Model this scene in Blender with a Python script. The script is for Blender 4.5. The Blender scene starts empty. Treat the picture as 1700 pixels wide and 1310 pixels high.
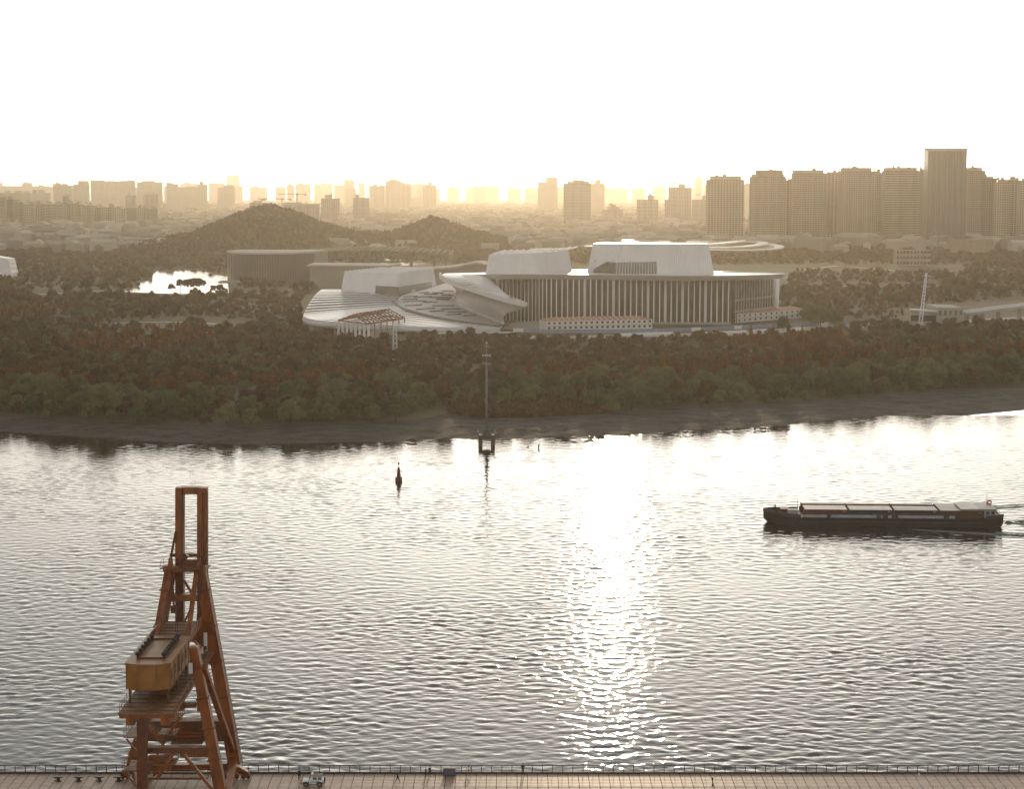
import bpy, math, random
import numpy as np
from mathutils import Vector, Matrix

SC = bpy.context.scene
COL = SC.collection
R = math.radians
random.seed(7)
rng = np.random.default_rng(11)

# ------------------------------------------------------------------ camera
F = 3200.0                       # focal length in pixels of the 1700 px wide photograph
CH = 93.0                        # camera height above the water
PITCH = math.atan(337.0 / F)
cam_d = bpy.data.cameras.new("camera")
cam = bpy.data.objects.new("camera", cam_d)
COL.objects.link(cam)
cam.location = (0, 0, CH)
cam.rotation_euler = (R(90) - PITCH, 0, 0)
cam_d.sensor_width = 36.0
cam_d.lens = 36.0 * F / 1700.0
cam_d.clip_start = 1.0
cam_d.clip_end = 60000.0
SC.camera = cam

# ------------------------------------------------------------------ world, sun, exposure
SUN_EL, SUN_AZ = R(10.0), R(3.0)         # azimuth to the right of the view
world = bpy.data.worlds.new("World")
SC.world = world
world.use_nodes = True
wn = world.node_tree
wn.nodes.clear()
sky = wn.nodes.new("ShaderNodeTexSky")
sky.sky_type = 'NISHITA'
sky.sun_disc = False
sky.sun_elevation = SUN_EL
sky.sun_rotation = SUN_AZ
sky.altitude = 0
sky.air_density = 1.6
sky.dust_density = 0.35
sky.ozone_density = 1.0
bg = wn.nodes.new("ShaderNodeBackground")
bg.inputs[1].default_value = 0.15
wo = wn.nodes.new("ShaderNodeOutputWorld")
hsv = wn.nodes.new("ShaderNodeHueSaturation")     # the haze greys the whole sky evenly
hsv.inputs["Saturation"].default_value = 0.24
wn.links.new(sky.outputs[0], hsv.inputs["Color"])
wn.links.new(hsv.outputs[0], bg.inputs[0])
wn.links.new(bg.outputs[0], wo.inputs[0])

sd = bpy.data.lights.new("sun", 'SUN')
sd.energy = 0.5
sd.angle = R(1.0)
sd.color = (1.0, 0.76, 0.50)
sun = bpy.data.objects.new("sun", sd)
COL.objects.link(sun)
to_sun = Vector((math.sin(SUN_AZ) * math.cos(SUN_EL), math.cos(SUN_AZ) * math.cos(SUN_EL), math.sin(SUN_EL)))
sun.rotation_euler = to_sun.to_track_quat('Z', 'Y').to_euler()
sun.location = (0, 200, 300)

SC.view_settings.view_transform = 'Standard'
SC.view_settings.look = 'None'
SC.view_settings.exposure = 0.3
SC.view_settings.gamma = 1.0
SC.view_settings.use_curve_mapping = False
SC.render.engine = 'CYCLES'
cy = SC.cycles
cy.max_bounces = 6
cy.diffuse_bounces = 2
cy.glossy_bounces = 3
cy.transmission_bounces = 3
cy.volume_bounces = 1
cy.transparent_max_bounces = 8
cy.caustics_reflective = False
cy.caustics_refractive = False
cy.use_denoising = True
cy.sample_clamp_indirect = 6.0

HAZE_DENSITY = 0.66e-4
HAZE_ANISO = 0.82
HAZE_COLOR = (0.97, 0.85, 0.65, 1)


# ------------------------------------------------------------------ helpers
def ray(px, py):
    cx, cy_ = (px - 850.0) / F, (655.0 - py) / F
    return Vector((cx, math.cos(PITCH) + cy_ * math.sin(PITCH), -math.sin(PITCH) + cy_ * math.cos(PITCH)))


def at(px, py, z):
    """point of the place seen at a photograph pixel, on the level z"""
    d = ray(px, py)
    t = (z - CH) / d.z
    return Vector((d.x * t, d.y * t, z))


def atd(px, py, Y):
    """point of the place seen at a photograph pixel, at the distance Y"""
    d = ray(px, py)
    t = Y / d.y
    return Vector((d.x * t, Y, CH + d.z * t))


def link(o, parent=None):
    COL.objects.link(o)
    if parent is not None:
        o.parent = parent
    return o


def tag(o, label=None, cat=None, group=None, kind=None):
    if label:
        o["label"] = label
    if cat:
        o["category"] = cat
    if group:
        o["group"] = group
    if kind:
        o["kind"] = kind
    return o


def empty(name, loc=(0, 0, 0), rz=0.0):
    o = bpy.data.objects.new(name, None)
    o.location = loc
    o.rotation_euler = (0, 0, rz)
    o.empty_display_size = 0.5
    COL.objects.link(o)
    return o


class MB:
    """collects faces for ONE mesh"""

    def __init__(self, origin=(0, 0, 0)):
        self.v, self.f = [], []
        self.o = Vector(origin)

    def add(self, vs, fs):
        n = len(self.v)
        self.v += [tuple(Vector(p) - self.o) for p in vs]
        self.f += [tuple(i + n for i in q) for q in fs]
        return self

    def quad(self, a, b, c, d):
        return self.add([a, b, c, d], [(0, 1, 2, 3)])

    def hexa(self, b, t):
        """b, t: n bottom and n top corners"""
        n = len(b)
        fs = [tuple(reversed(range(n))), tuple(range(n, 2 * n))]
        for i in range(n):
            j = (i + 1) % n
            fs.append((i, j, n + j, n + i))
        return self.add(list(b) + list(t), fs)

    def box(self, c, s, rz=0.0):
        c = Vector(c)
        hx, hy, hz = s[0] / 2, s[1] / 2, s[2] / 2
        m = Matrix.Rotation(rz, 3, 'Z')
        cs = [(-hx, -hy), (hx, -hy), (hx, hy), (-hx, hy)]
        b = [c + m @ Vector((x, y, -hz)) for x, y in cs]
        t = [c + m @ Vector((x, y, hz)) for x, y in cs]
        return self.hexa(b, t)

    def bar(self, p, q, w, h=None, w2=None, h2=None, up=(0, 0, 1)):
        """box beam from p to q: w across, h along 'up'"""
        p, q = Vector(p), Vector(q)
        h = w if h is None else h
        w2 = w if w2 is None else w2
        h2 = h if h2 is None else h2
        d = (q - p).normalized()
        u = Vector(up)
        if abs(d.dot(u)) > 0.95:
            u = Vector((0, 1, 0))
        sx = d.cross(u).normalized()
        uy = sx.cross(d).normalized()
        cs = [(-1, -1), (1, -1), (1, 1), (-1, 1)]
        b = [p + sx * x * w / 2 + uy * y * h / 2 for x, y in cs]
        t = [q + sx * x * w2 / 2 + uy * y * h2 / 2 for x, y in cs]
        return self.hexa(b, t)

    def tube(self, p, q, r, r2=None, n=8):
        p, q = Vector(p), Vector(q)
        r2 = r if r2 is None else r2
        d = (q - p).normalized()
        u = Vector((0, 0, 1)) if abs(d.z) < 0.9 else Vector((0, 1, 0))
        sx = d.cross(u).normalized()
        uy = sx.cross(d).normalized()
        an = [2 * math.pi * i / n for i in range(n)]
        b = [p + (sx * math.cos(a) + uy * math.sin(a)) * r for a in an]
        t = [q + (sx * math.cos(a) + uy * math.sin(a)) * r2 for a in an]
        return self.hexa(b, t)

    def lathe(self, prof, c=(0, 0, 0), n=14):
        c = Vector(c)
        vs, fs = [], []
        for r, z in prof:
            for i in range(n):
                a = 2 * math.pi * i / n
                vs.append(c + Vector((r * math.cos(a), r * math.sin(a), z)))
        for k in range(len(prof) - 1):
            for i in range(n):
                j = (i + 1) % n
                fs.append((k * n + i, k * n + j, (k + 1) * n + j, (k + 1) * n + i))
        fs.append(tuple(reversed(range(n))))
        fs.append(tuple(range((len(prof) - 1) * n, len(prof) * n)))
        return self.add(vs, fs)

    def prism(self, poly, z0, z1):
        return self.hexa([(p[0], p[1], z0) for p in poly], [(p[0], p[1], z1) for p in poly])

    def torus(self, c, Rr, r, axis='Y', n=18, m=6):
        c = Vector(c)
        vs, fs = [], []
        for i in range(n):
            a = 2 * math.pi * i / n
            for j in range(m):
                b = 2 * math.pi * j / m
                x, y, z = (Rr + r * math.cos(b)) * math.cos(a), r * math.sin(b), (Rr + r * math.cos(b)) * math.sin(a)
                vs.append(c + (Vector((x, y, z)) if axis == 'Y' else Vector((x, z, y))))
        for i in range(n):
            for j in range(m):
                fs.append((i * m + j, ((i + 1) % n) * m + j, ((i + 1) % n) * m + (j + 1) % m, i * m + (j + 1) % m))
        return self.add(vs, fs)

    def mesh(self, name, mat=None, smooth=False):
        me = bpy.data.meshes.new(name)
        me.from_pydata(self.v, [], self.f)
        me.update()
        import bmesh
        b = bmesh.new()
        b.from_mesh(me)
        bmesh.ops.recalc_face_normals(b, faces=b.faces)
        b.to_mesh(me)
        b.free()
        if mat is not None:
            me.materials.append(mat)
        if smooth:
            me.polygons.foreach_set("use_smooth", [True] * len(me.polygons))
        return me

    def build(self, name, mat, parent=None, smooth=False, bevel=0.0):
        o = bpy.data.objects.new(name, self.mesh(name, mat, smooth))
        o.location = self.o if parent is None else (0, 0, 0)
        link(o, parent)
        if bevel:
            m = o.modifiers.new("bevel", 'BEVEL')
            m.width = bevel
            m.segments = 1
            m.limit_method = 'ANGLE'
        return o


def copy_tree(o, parent=None):
    c = o.copy()
    COL.objects.link(c)
    c.parent = parent
    for ch in list(o.children):
        copy_tree(ch, c)
    return c


def share(name, me, loc, parent=None, rz=0.0, sc=1.0):
    o = bpy.data.objects.new(name, me)
    o.location = loc
    o.rotation_euler = (0, 0, rz)
    o.scale = (sc, sc, sc) if isinstance(sc, (int, float)) else sc
    return link(o, parent)


# ------------------------------------------------------------------ materials
def mat(name, col, rough=0.7, var=0.0, scale=1.0, metal=0.0, bump=0.0, bscale=None, col2=None, spec=0.5, dirt=0.0,
        objrand=0.0, coord='Object', stretch=(1, 1, 1)):
    m = bpy.data.materials.new(name)
    m.use_nodes = True
    nt = m.node_tree
    b = nt.nodes["Principled BSDF"]
    b.inputs["Roughness"].default_value = rough
    b.inputs["Metallic"].default_value = metal
    b.inputs["Specular IOR Level"].default_value = spec
    b.inputs["Base Color"].default_value = (*col, 1)
    tc = nt.nodes.new("ShaderNodeTexCoord")
    mp = nt.nodes.new("ShaderNodeMapping")
    mp.inputs["Scale"].default_value = stretch
    nt.links.new(tc.outputs[coord], mp.inputs[0])
    out = None
    if var > 0 or col2:
        nz = nt.nodes.new("ShaderNodeTexNoise")
        nz.inputs["Scale"].default_value = scale
        nz.inputs["Detail"].default_value = 5
        nz.inputs["Roughness"].default_value = 0.65
        nt.links.new(mp.outputs[0], nz.inputs["Vector"])
        rp = nt.nodes.new("ShaderNodeValToRGB")
        c2 = col2 or tuple(min(1, c * (1 + var)) for c in col)
        c1 = col if col2 else tuple(c * (1 - var) for c in col)
        rp.color_ramp.elements[0].position = 0.33
        rp.color_ramp.elements[1].position = 0.67
        rp.color_ramp.elements[0].color = (*c1, 1)
        rp.color_ramp.elements[1].color = (*c2, 1)
        nt.links.new(nz.outputs["Fac"], rp.inputs[0])
        out = rp.outputs[0]
    if objrand > 0:
        oi = nt.nodes.new("ShaderNodeObjectInfo")
        hs = nt.nodes.new("ShaderNodeHueSaturation")
        mr = nt.nodes.new("ShaderNodeMapRange")
        mr.inputs["To Min"].default_value = 1 - objrand
        mr.inputs["To Max"].default_value = 1 + objrand
        nt.links.new(oi.outputs["Random"], mr.inputs["Value"])
        nt.links.new(mr.outputs[0], hs.inputs["Value"])
        mr2 = nt.nodes.new("ShaderNodeMapRange")
        mr2.inputs["To Min"].default_value = 0.5 - objrand * 0.022
        mr2.inputs["To Max"].default_value = 0.5 + objrand * 0.022
        ml = nt.nodes.new("ShaderNodeMath")
        ml.operation = 'MULTIPLY'
        ml.inputs[1].default_value = 7.31
        fr = nt.nodes.new("ShaderNodeMath")
        fr.operation = 'FRACT'
        nt.links.new(oi.outputs["Random"], ml.inputs[0])
        nt.links.new(ml.outputs[0], fr.inputs[0])
        nt.links.new(fr.outputs[0], mr2.inputs["Value"])
        nt.links.new(mr2.outputs[0], hs.inputs["Hue"])
        if out is not None:
            nt.links.new(out, hs.inputs["Color"])
        else:
            hs.inputs["Color"].default_value = (*col, 1)
        out = hs.outputs[0]
    if out is not None:
        nt.links.new(out, b.inputs["Base Color"])
    if bump > 0:
        bz = nt.nodes.new("ShaderNodeTexNoise")
        bz.inputs["Scale"].default_value = bscale or scale * 4
        bz.inputs["Detail"].default_value = 4
        nt.links.new(mp.outputs[0], bz.inputs["Vector"])
        bp = nt.nodes.new("ShaderNodeBump")
        bp.inputs["Strength"].default_value = bump
        bp.inputs["Distance"].default_value = 0.3
        nt.links.new(bz.outputs["Fac"], bp.inputs["Height"])
        nt.links.new(bp.outputs[0], b.inputs["Normal"])
    return m


def leaf_mat(name, col, objrand=0.3, trans=0.35, col2=None):
    m = mat(name, col, rough=0.75, var=0.35, scale=0.35, objrand=objrand, spec=0.2, col2=col2)
    nt = m.node_tree
    b = nt.nodes["Principled BSDF"]
    o = nt.nodes["Material Output"]
    tr = nt.nodes.new("ShaderNodeBsdfTranslucent")
    src = b.inputs["Base Color"].links[0].from_socket
    nt.links.new(src, tr.inputs[0])
    mx = nt.nodes.new("ShaderNodeMixShader")
    mx.inputs[0].default_value = trans
    nt.links.new(b.outputs[0], mx.inputs[1])
    nt.links.new(tr.outputs[0], mx.inputs[2])
    nt.links.new(mx.outputs[0], o.inputs[0])
    return m


def ribbed(name, col, period, rough=0.6, strength=0.5, axis='X', var=0.06):
    """cladding with fine vertical ribs (real-scale wave bump)"""
    m = mat(name, col, rough=rough, var=var, scale=0.08)
    nt = m.node_tree
    b = nt.nodes["Principled BSDF"]
    wv = nt.nodes.new("ShaderNodeTexWave")
    wv.bands_direction = axis
    wv.inputs["Scale"].default_value = 0.314 / period
    tc = nt.nodes.new("ShaderNodeTexCoord")
    nt.links.new(tc.outputs["Object"], wv.inputs["Vector"])
    bp = nt.nodes.new("ShaderNodeBump")
    bp.inputs["Strength"].default_value = strength
    bp.inputs["Distance"].default_value = 0.5
    nt.links.new(wv.outputs["Fac"], bp.inputs["Height"])
    nt.links.new(bp.outputs[0], b.inputs["Normal"])
    return m


M = {}
M['ground'] = mat("ground_earth", (0.075, 0.058, 0.028), 0.95, col2=(0.14, 0.11, 0.055), scale=0.012, bump=0.3, bscale=0.3)
M['hill'] = mat("hill_earth", (0.06, 0.045, 0.025), 0.95, var=0.3, scale=0.05)
M['mud'] = mat("wet_mud", (0.022, 0.017, 0.013), 0.74, col2=(0.095, 0.078, 0.064), scale=0.28, bump=1.0, bscale=1.3, spec=0.25,
               stretch=(0.35, 1.0, 1.0))
M['paver'] = mat("granite_paver", (0.45, 0.30, 0.21), 0.45, var=0.24, scale=0.7, objrand=0.10, bump=0.05, bscale=8)
M['joint'] = mat("paving_joint", (0.06, 0.045, 0.035), 0.8, var=0.2, scale=2)
M['quay'] = mat("quay_concrete", (0.22, 0.20, 0.18), 0.85, var=0.25, scale=0.5)
M['rail'] = mat("dark_rail_paint", (0.025, 0.022, 0.02), 0.45, metal=0.2)
M['crane'] = mat("rust_orange_paint", (0.12, 0.028, 0.005), 0.42, col2=(0.34, 0.092, 0.008), scale=0.9, bump=0.15, bscale=3, stretch=(1, 1, 0.22))
M['crane_dark'] = mat("rust_dark_paint", (0.075, 0.020, 0.006), 0.55, col2=(0.17, 0.048, 0.011), scale=0.6)
M['crane_house'] = mat("ochre_paint", (0.20, 0.072, 0.010), 0.45, col2=(0.31, 0.130, 0.020), scale=0.5)
M['crane_deck'] = mat("rusty_deck", (0.13, 0.055, 0.02), 0.55, col2=(0.26, 0.13, 0.055), scale=0.8, bump=0.2)
M['black'] = mat("black_rubber", (0.015, 0.015, 0.015), 0.6)
M['glass_dark'] = mat("dark_glass", (0.02, 0.022, 0.025), 0.12)
M['white'] = mat("white_paint", (0.78, 0.77, 0.75), 0.45, var=0.05, scale=1.0)
M['lilac'] = mat("white_enamel", (0.72, 0.72, 0.76), 0.4)
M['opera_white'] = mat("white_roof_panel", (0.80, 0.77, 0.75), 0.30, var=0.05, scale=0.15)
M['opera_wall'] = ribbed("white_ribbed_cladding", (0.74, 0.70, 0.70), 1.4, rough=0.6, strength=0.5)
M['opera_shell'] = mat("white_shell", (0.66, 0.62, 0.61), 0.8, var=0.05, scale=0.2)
M['opera_slot'] = mat("dark_slot", (0.06, 0.05, 0.04), 0.6)
M['opera_glass'] = mat("bronze_glass", (0.085, 0.066, 0.042), 0.25, var=0.35, scale=0.06)
M['opera_band'] = mat("grey_glass_band", (0.16, 0.145, 0.12), 0.3, var=0.2, scale=0.2)
M['concrete'] = mat("pale_concrete", (0.40, 0.37, 0.33), 0.85, var=0.15, scale=0.2)
M['cabin'] = mat("cabin_white", (0.74, 0.72, 0.70), 0.6, var=0.05, scale=0.5)
M['cabin_roof'] = mat("cabin_roof_salmon", (0.50, 0.24, 0.14), 0.7, var=0.15, scale=0.5)
M['window'] = mat("window_dark", (0.03, 0.03, 0.03), 0.25)
M['rust_steel'] = mat("rusty_steel", (0.28, 0.12, 0.06), 0.75, var=0.25, scale=0.8)
M['hoard'] = mat("hoarding_blue", (0.30, 0.32, 0.42), 0.7, var=0.15, scale=0.3)
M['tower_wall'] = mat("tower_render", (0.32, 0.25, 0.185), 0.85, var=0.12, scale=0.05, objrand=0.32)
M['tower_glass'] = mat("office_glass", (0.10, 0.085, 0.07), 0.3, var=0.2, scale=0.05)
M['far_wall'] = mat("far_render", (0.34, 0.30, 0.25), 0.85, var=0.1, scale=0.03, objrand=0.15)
M['far_roof'] = mat("far_roofs", (0.30, 0.26, 0.22), 0.8, objrand=0.5)
M['asphalt'] = mat("asphalt", (0.09, 0.085, 0.08), 0.8, var=0.2, scale=0.2)
M['path'] = mat("pale_path", (0.42, 0.38, 0.32), 0.7, var=0.15, scale=0.1)
M['bark'] = mat("bark", (0.06, 0.045, 0.032), 0.9, var=0.3, scale=3)
M['leaf_willow'] = leaf_mat("willow_leaf", (0.080, 0.080, 0.028), 0.45, trans=0.22, col2=(0.175, 0.170, 0.068))
M['leaf_rust'] = leaf_mat("redwood_needle", (0.115, 0.042, 0.010), 0.35, trans=0.3, col2=(0.25, 0.095, 0.020))
M['leaf_brown'] = leaf_mat("brown_twig", (0.075, 0.042, 0.017), 0.40, col2=(0.15, 0.088, 0.038), trans=0.25)
M['leaf_pine'] = leaf_mat("pine_needle", (0.040, 0.042, 0.020), 0.3, trans=0.15)
M['reed'] = leaf_mat("reed_blade", (0.135, 0.070, 0.028), 0.2)
M['hull'] = mat("hull_black", (0.012, 0.009, 0.008), 0.55, var=0.3, scale=0.4)
M['hull_rub'] = mat("hull_strake", (0.05, 0.045, 0.045), 0.6, var=0.2, scale=0.6)
M['coaming'] = mat("coaming_grey", (0.36, 0.35, 0.40), 0.6, var=0.15, scale=0.4)
M['deckhouse'] = mat("deckhouse_white", (0.34, 0.33, 0.33), 0.55, var=0.12, scale=0.8)
M['buoy'] = mat("buoy_red", (0.12, 0.020, 0.012), 0.5, var=0.2, scale=1)
M['orange'] = mat("lifebuoy_orange", (0.65, 0.14, 0.03), 0.5)
M['pile'] = mat("dark_wet_concrete", (0.075, 0.065, 0.058), 0.7, var=0.3, scale=0.8)
M['pole'] = mat("galvanised_pole", (0.22, 0.20, 0.20), 0.6, var=0.15, scale=0.5)
M['blue_grey'] = mat("cabinet_blue_grey", (0.09, 0.10, 0.14), 0.5, var=0.1, scale=1)
M['debris'] = mat("driftwood", (0.03, 0.024, 0.02), 0.9, var=0.4, scale=2)
M['steel_tan'] = mat("truss_tan", (0.20, 0.165, 0.12), 0.7, var=0.1, scale=0.2)
for k, c in (('red', (0.13, 0.030, 0.012)), ('green', (0.035, 0.035, 0.028)), ('black', (0.028, 0.022, 0.020)),
             ('brown', (0.085, 0.032, 0.014))):
    M['cont_' + k] = mat("container_" + k, c, 0.55, var=0.2, scale=0.8)
M['cont_roof'] = mat("container_roof", (0.45, 0.42, 0.38), 0.45, var=0.25, scale=0.35, objrand=0.2)


def water_mat(name, base, rough, bump, bscale):
    m = bpy.data.materials.new(name)
    m.use_nodes = True
    nt = m.node_tree
    b = nt.nodes["Principled BSDF"]
    b.inputs["Base Color"].default_value = (*base, 1)
    b.inputs["Roughness"].default_value = rough
    b.inputs["IOR"].default_value = 1.333
    tc = nt.nodes.new("ShaderNodeTexCoord")
    mp = nt.nodes.new("ShaderNodeMapping")
    mp.inputs["Scale"].default_value = (0.55, 1.0, 1.0)
    mp.inputs["Rotation"].default_value = (0, 0, R(14))
    nt.links.new(tc.outputs["Object"], mp.inputs[0])
    nz = nt.nodes.new("ShaderNodeTexNoise")
    nz.inputs["Scale"].default_value = bscale
    nz.inputs["Detail"].default_value = 3
    nz.inputs["Roughness"].default_value = 0.55
    nt.links.new(mp.outputs[0], nz.inputs["Vector"])
    bp = nt.nodes.new("ShaderNodeBump")
    bp.inputs["Strength"].default_value = bump
    bp.inputs["Distance"].default_value = 0.25
    nt.links.new(nz.outputs["Fac"], bp.inputs["Height"])
    nt.links.new(bp.outputs[0], b.inputs["Normal"])
    return m


M['water'] = water_mat("river_water", (0.030, 0.028, 0.024), 0.0, 0.06, 2.2)
M['pond'] = water_mat("pond_water", (0.03, 0.03, 0.025), 0.08, 0.22, 0.6)

G = 5.0          # level of the far bank's land
PZ = 4.5         # level of the promenade


# ------------------------------------------------------------------ the river
def river():
    # rows run across the river (distance), columns fan out with the distance
    ds = [150.0]
    while ds[-1] < 278:
        ds.append(ds[-1] + 6.0)
    d = 281.0
    while d < 800:
        ds.append(d)
        d += 0.28 + 0.5 * (d - 281) / 450
    ds = np.array(ds)
    u = np.linspace(-1, 1, 520)
    un = np.concatenate([-1.0 - np.array([3.0, 2.2, 1.6, 1.1, 0.7, 0.45, 0.28, 0.16, 0.08, 0.03]), u,
                         1.0 + np.array([0.03, 0.08, 0.16, 0.28, 0.45, 0.7, 1.1, 1.6, 2.2, 3.0])])
    X = np.outer(0.28 * ds + 8, un)
    Y = np.repeat(ds[:, None], len(un), 1)
    Z = np.zeros_like(X)
    rg = np.random.default_rng(3)
    # patches of rougher and smoother water
    patch = np.zeros_like(X)
    for _ in range(14):
        a = rg.uniform(0, 2 * np.pi)
        lam = rg.uniform(45, 170)
        patch += np.sin((X * np.cos(a) + Y * np.sin(a)) * 2 * np.pi / lam + rg.uniform(0, 6.28))
    patch = 1.0 + 0.07 * patch
    calm = 1.0 - 0.55 * np.clip((Y - 560) / 150, 0, 1)
    amp = np.clip(patch, 0.45, 1.7) * calm
    for i in range(170):
        lam = 0.85 * (5.8 / 0.85) ** (rg.beta(1.5, 1.5))
        th = R(-112) + rg.normal() * R(52)
        k = 2 * np.pi / lam
        a = 0.0128 / k
        grp = 0.5 + 0.5 * np.sin((X * np.cos(th + 1.3) + Y * np.sin(th + 1.3)) * k * rg.uniform(0.15, 0.4) + rg.uniform(0, 6.28))
        ph = k * (X * np.cos(th) + Y * np.sin(th)) + rg.uniform(0, 6.28)
        Z += a * grp * (np.sin(ph) + 0.25 * np.cos(2 * ph))
    Z *= amp
    # wake of the barge: a few steep ridges spreading from bow and stern
    for (px, py, ln) in ((1285, 866, 150), (1668, 868, 90)):
        p = at(px, py, 0)
        for sgn in (-1, 1):
            th = R(-19) * sgn
            ex, ey = math.cos(th), math.sin(th)
            al = (X - p.x) * ex + (Y - p.y) * ey
            ac = -(X - p.x) * ey + (Y - p.y) * ex
            w = np.exp(-(ac / (1.5 + 0.03 * np.abs(al))) ** 2) * (al > 0) * np.exp(-al / ln)
            Z += 0.34 * w * np.cos(ac * 1.6)
    Z[ds < 280, :] = 0
    vs = np.stack([X, Y, Z], -1).reshape(-1, 3)
    nr, nc = X.shape
    idx = np.arange(nr * nc).reshape(nr, nc)
    fs = np.stack([idx[:-1, :-1], idx[:-1, 1:], idx[1:, 1:], idx[1:, :-1]], -1).reshape(-1, 4)
    me = bpy.data.meshes.new("river")
    me.vertices.add(len(vs))
    me.vertices.foreach_set("co", vs.ravel())
    me.loops.add(fs.size)
    me.loops.foreach_set("vertex_index", fs.ravel())
    me.polygons.add(len(fs))
    me.polygons.foreach_set("loop_start", np.arange(0, fs.size, 4))
    me.polygons.foreach_set("use_smooth", np.ones(len(fs), dtype=bool))
    me.update(calc_edges=True)
    me.materials.append(M['water'])
    o = link(bpy.data.objects.new("river", me))
    tag(o, kind="structure")


river()


# ------------------------------------------------------------------ far bank: mud, ground, hills
def curve_px(pts):
    xs = [p[0] for p in pts]
    ys = [p[1] for p in pts]
    return lambda x: float(np.interp(x, xs, ys))


water_px = curve_px([(-400, 700), (0, 716), (150, 727), (300, 735), (450, 737), (600, 735), (800, 731), (1000, 727), (1150, 719),
                     (1300, 709), (1450, 694), (1600, 682), (1700, 673), (2100, 640)])
foot_px = curve_px([(-400, 676), (0, 688), (200, 701), (400, 708), (600, 702), (680, 697), (715, 693), (742, 686), (770, 690),
                    (800, 693), (900, 692), (1000, 686), (1200, 673), (1400, 660), (1600, 646), (1700, 638), (2100, 610)])
BANK_X = list(np.linspace(-400, 2100, 520))


def bank():
    rg = np.random.default_rng(5)
    rows = []
    nt_ = 44
    for px in BANK_X:
        a = at(px, water_px(px), 0.0)
        b = at(px, foot_px(px), 3.0)
        a = a + (a - b).normalized() * 8
        col = []
        for t in np.linspace(0, 1, nt_):
            p = a.lerp(b, t)
            z = -1.3 + 4.3 * (t ** 0.75)
            n = 0.22 * math.sin(p.x * 0.13 + 5 * t + math.sin(p.y * 0.21)) + 0.16 * math.sin(p.x * 0.31 - p.y * 0.4) + rg.normal() * 0.16
            col.append((p.x, p.y, z + n * (0.2 + 0.6 * math.sin(math.pi * t))))
        rows.append(col)
    vs = [p for c in rows for p in c]
    fs = []
    for i in range(len(rows) - 1):
        for j in range(nt_ - 1):
            k = i * nt_ + j
            fs.append((k, k + nt_, k + nt_ + 1, k + 1))
    mb = MB()
    mb.add(vs, fs)
    tag(mb.build("mud_bank", M['mud'], smooth=True), kind="structure")
    # ground sheet from the top of the bank to the horizon
    mb = MB()
    offs = [(-2.0, 2.2), (10, 3.6), (30, 4.6), (60, G), (250, G), (600, G), (1500, G), (4000, G), (9000, G), (19000, G)]
    vs, fs = [], []
    xs = [-500] + BANK_X + [2200]
    n = len(offs)
    for px in xs:
        b = at(min(max(px, -400), 2100), foot_px(px), 3.0)
        for o, z in offs:
            y = b.y + o
            spread = 1.0 + max(0, o - 60) / 700.0
            x = b.x * spread
            if px == -500:
                x = b.x * spread - 3000 - o * 0.2
            if px == 2200:
                x = b.x * spread + 3000 + o * 0.2
            if o >= 600:
                y = 1400 + o - 600 + (b.y - 800) * 0.0
            elif o >= 250:
                y = b.y * 0.4 + 0.6 * 900 + o
            vs.append((x, y, z))
    for i in range(len(xs) - 1):
        for j in range(n - 1):
            k = i * n + j
            fs.append((k, k + n, k + n + 1, k + 1))
    mb.add(vs, fs)
    tag(mb.build("ground", M['ground']), kind="structure")


bank()

HILL_D = 2950.0
hs_ = F / HILL_D


def hill_profile(x):
    """ridge height above the land at world x"""
    px = 850 + x * hs_
    yy = np.interp(px, [60, 160, 265, 330, 390, 425, 455, 490, 540, 600, 650, 690, 720, 760, 820, 900, 1000],
                   [438, 416, 400, 386, 362, 347, 343, 353, 374, 388, 388, 373, 361, 376, 394, 408, 440])
    return np.maximum(0, CH - (yy - 318) / hs_ - G)


def hill_z(x, y):
    w = np.where(y < HILL_D, np.interp(x, [(480 - 850) / hs_, (590 - 850) / hs_], [330.0, 175.0]), 200.0)
    return G - 3.0 + hill_profile(x) * np.exp(-((y - HILL_D) / w) ** 2) * 1.0


def hills():
    xs = np.linspace((40 - 850) / hs_, (1020 - 850) / hs_, 110)
    ys = np.linspace(HILL_D - 480, HILL_D + 480, 60)
    vs, fs = [], []
    for y in ys:
        for x in xs:
            vs.append((x, y, float(hill_z(x, y)) + 0.8 * math.sin(x * 0.11) * math.cos(y * 0.07)))
    n = len(xs)
    for j in range(len(ys) - 1):
        for i in range(n - 1):
            k = j * n + i
            fs.append((k, k + 1, k + n + 1, k + n))
    mb = MB()
    mb.add(vs, fs)
    tag(mb.build("hill", M['hill'], smooth=True), kind="structure")


hills()


def flat(name, pts, z, m, kind="structure"):
    """a level sheet from photograph pixels"""
    mb = MB()
    ps = [at(p[0], p[1], z) for p in pts]
    mb.add(ps, [tuple(range(len(ps)))])
    o = mb.build(name, m)
    if kind:
        tag(o, kind=kind)
    return o


POND = [(196, 484), (232, 476), (222, 472), (252, 464), (254, 455), (262, 449), (284, 452), (300, 447.5), (345, 448), (352, 456),
        (378, 458), (380, 486), (300, 488)]
flat("pond", POND, G + 0.25, M['pond'])
flat("glare_sheet", [(560, 438), (600, 427), (650, 424.5), (735, 424), (742, 437), (700, 440), (620, 441)], G + 0.25, M['pond'])  # added mirror-like sheet, stands in for the bright glare behind the truss hall


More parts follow.
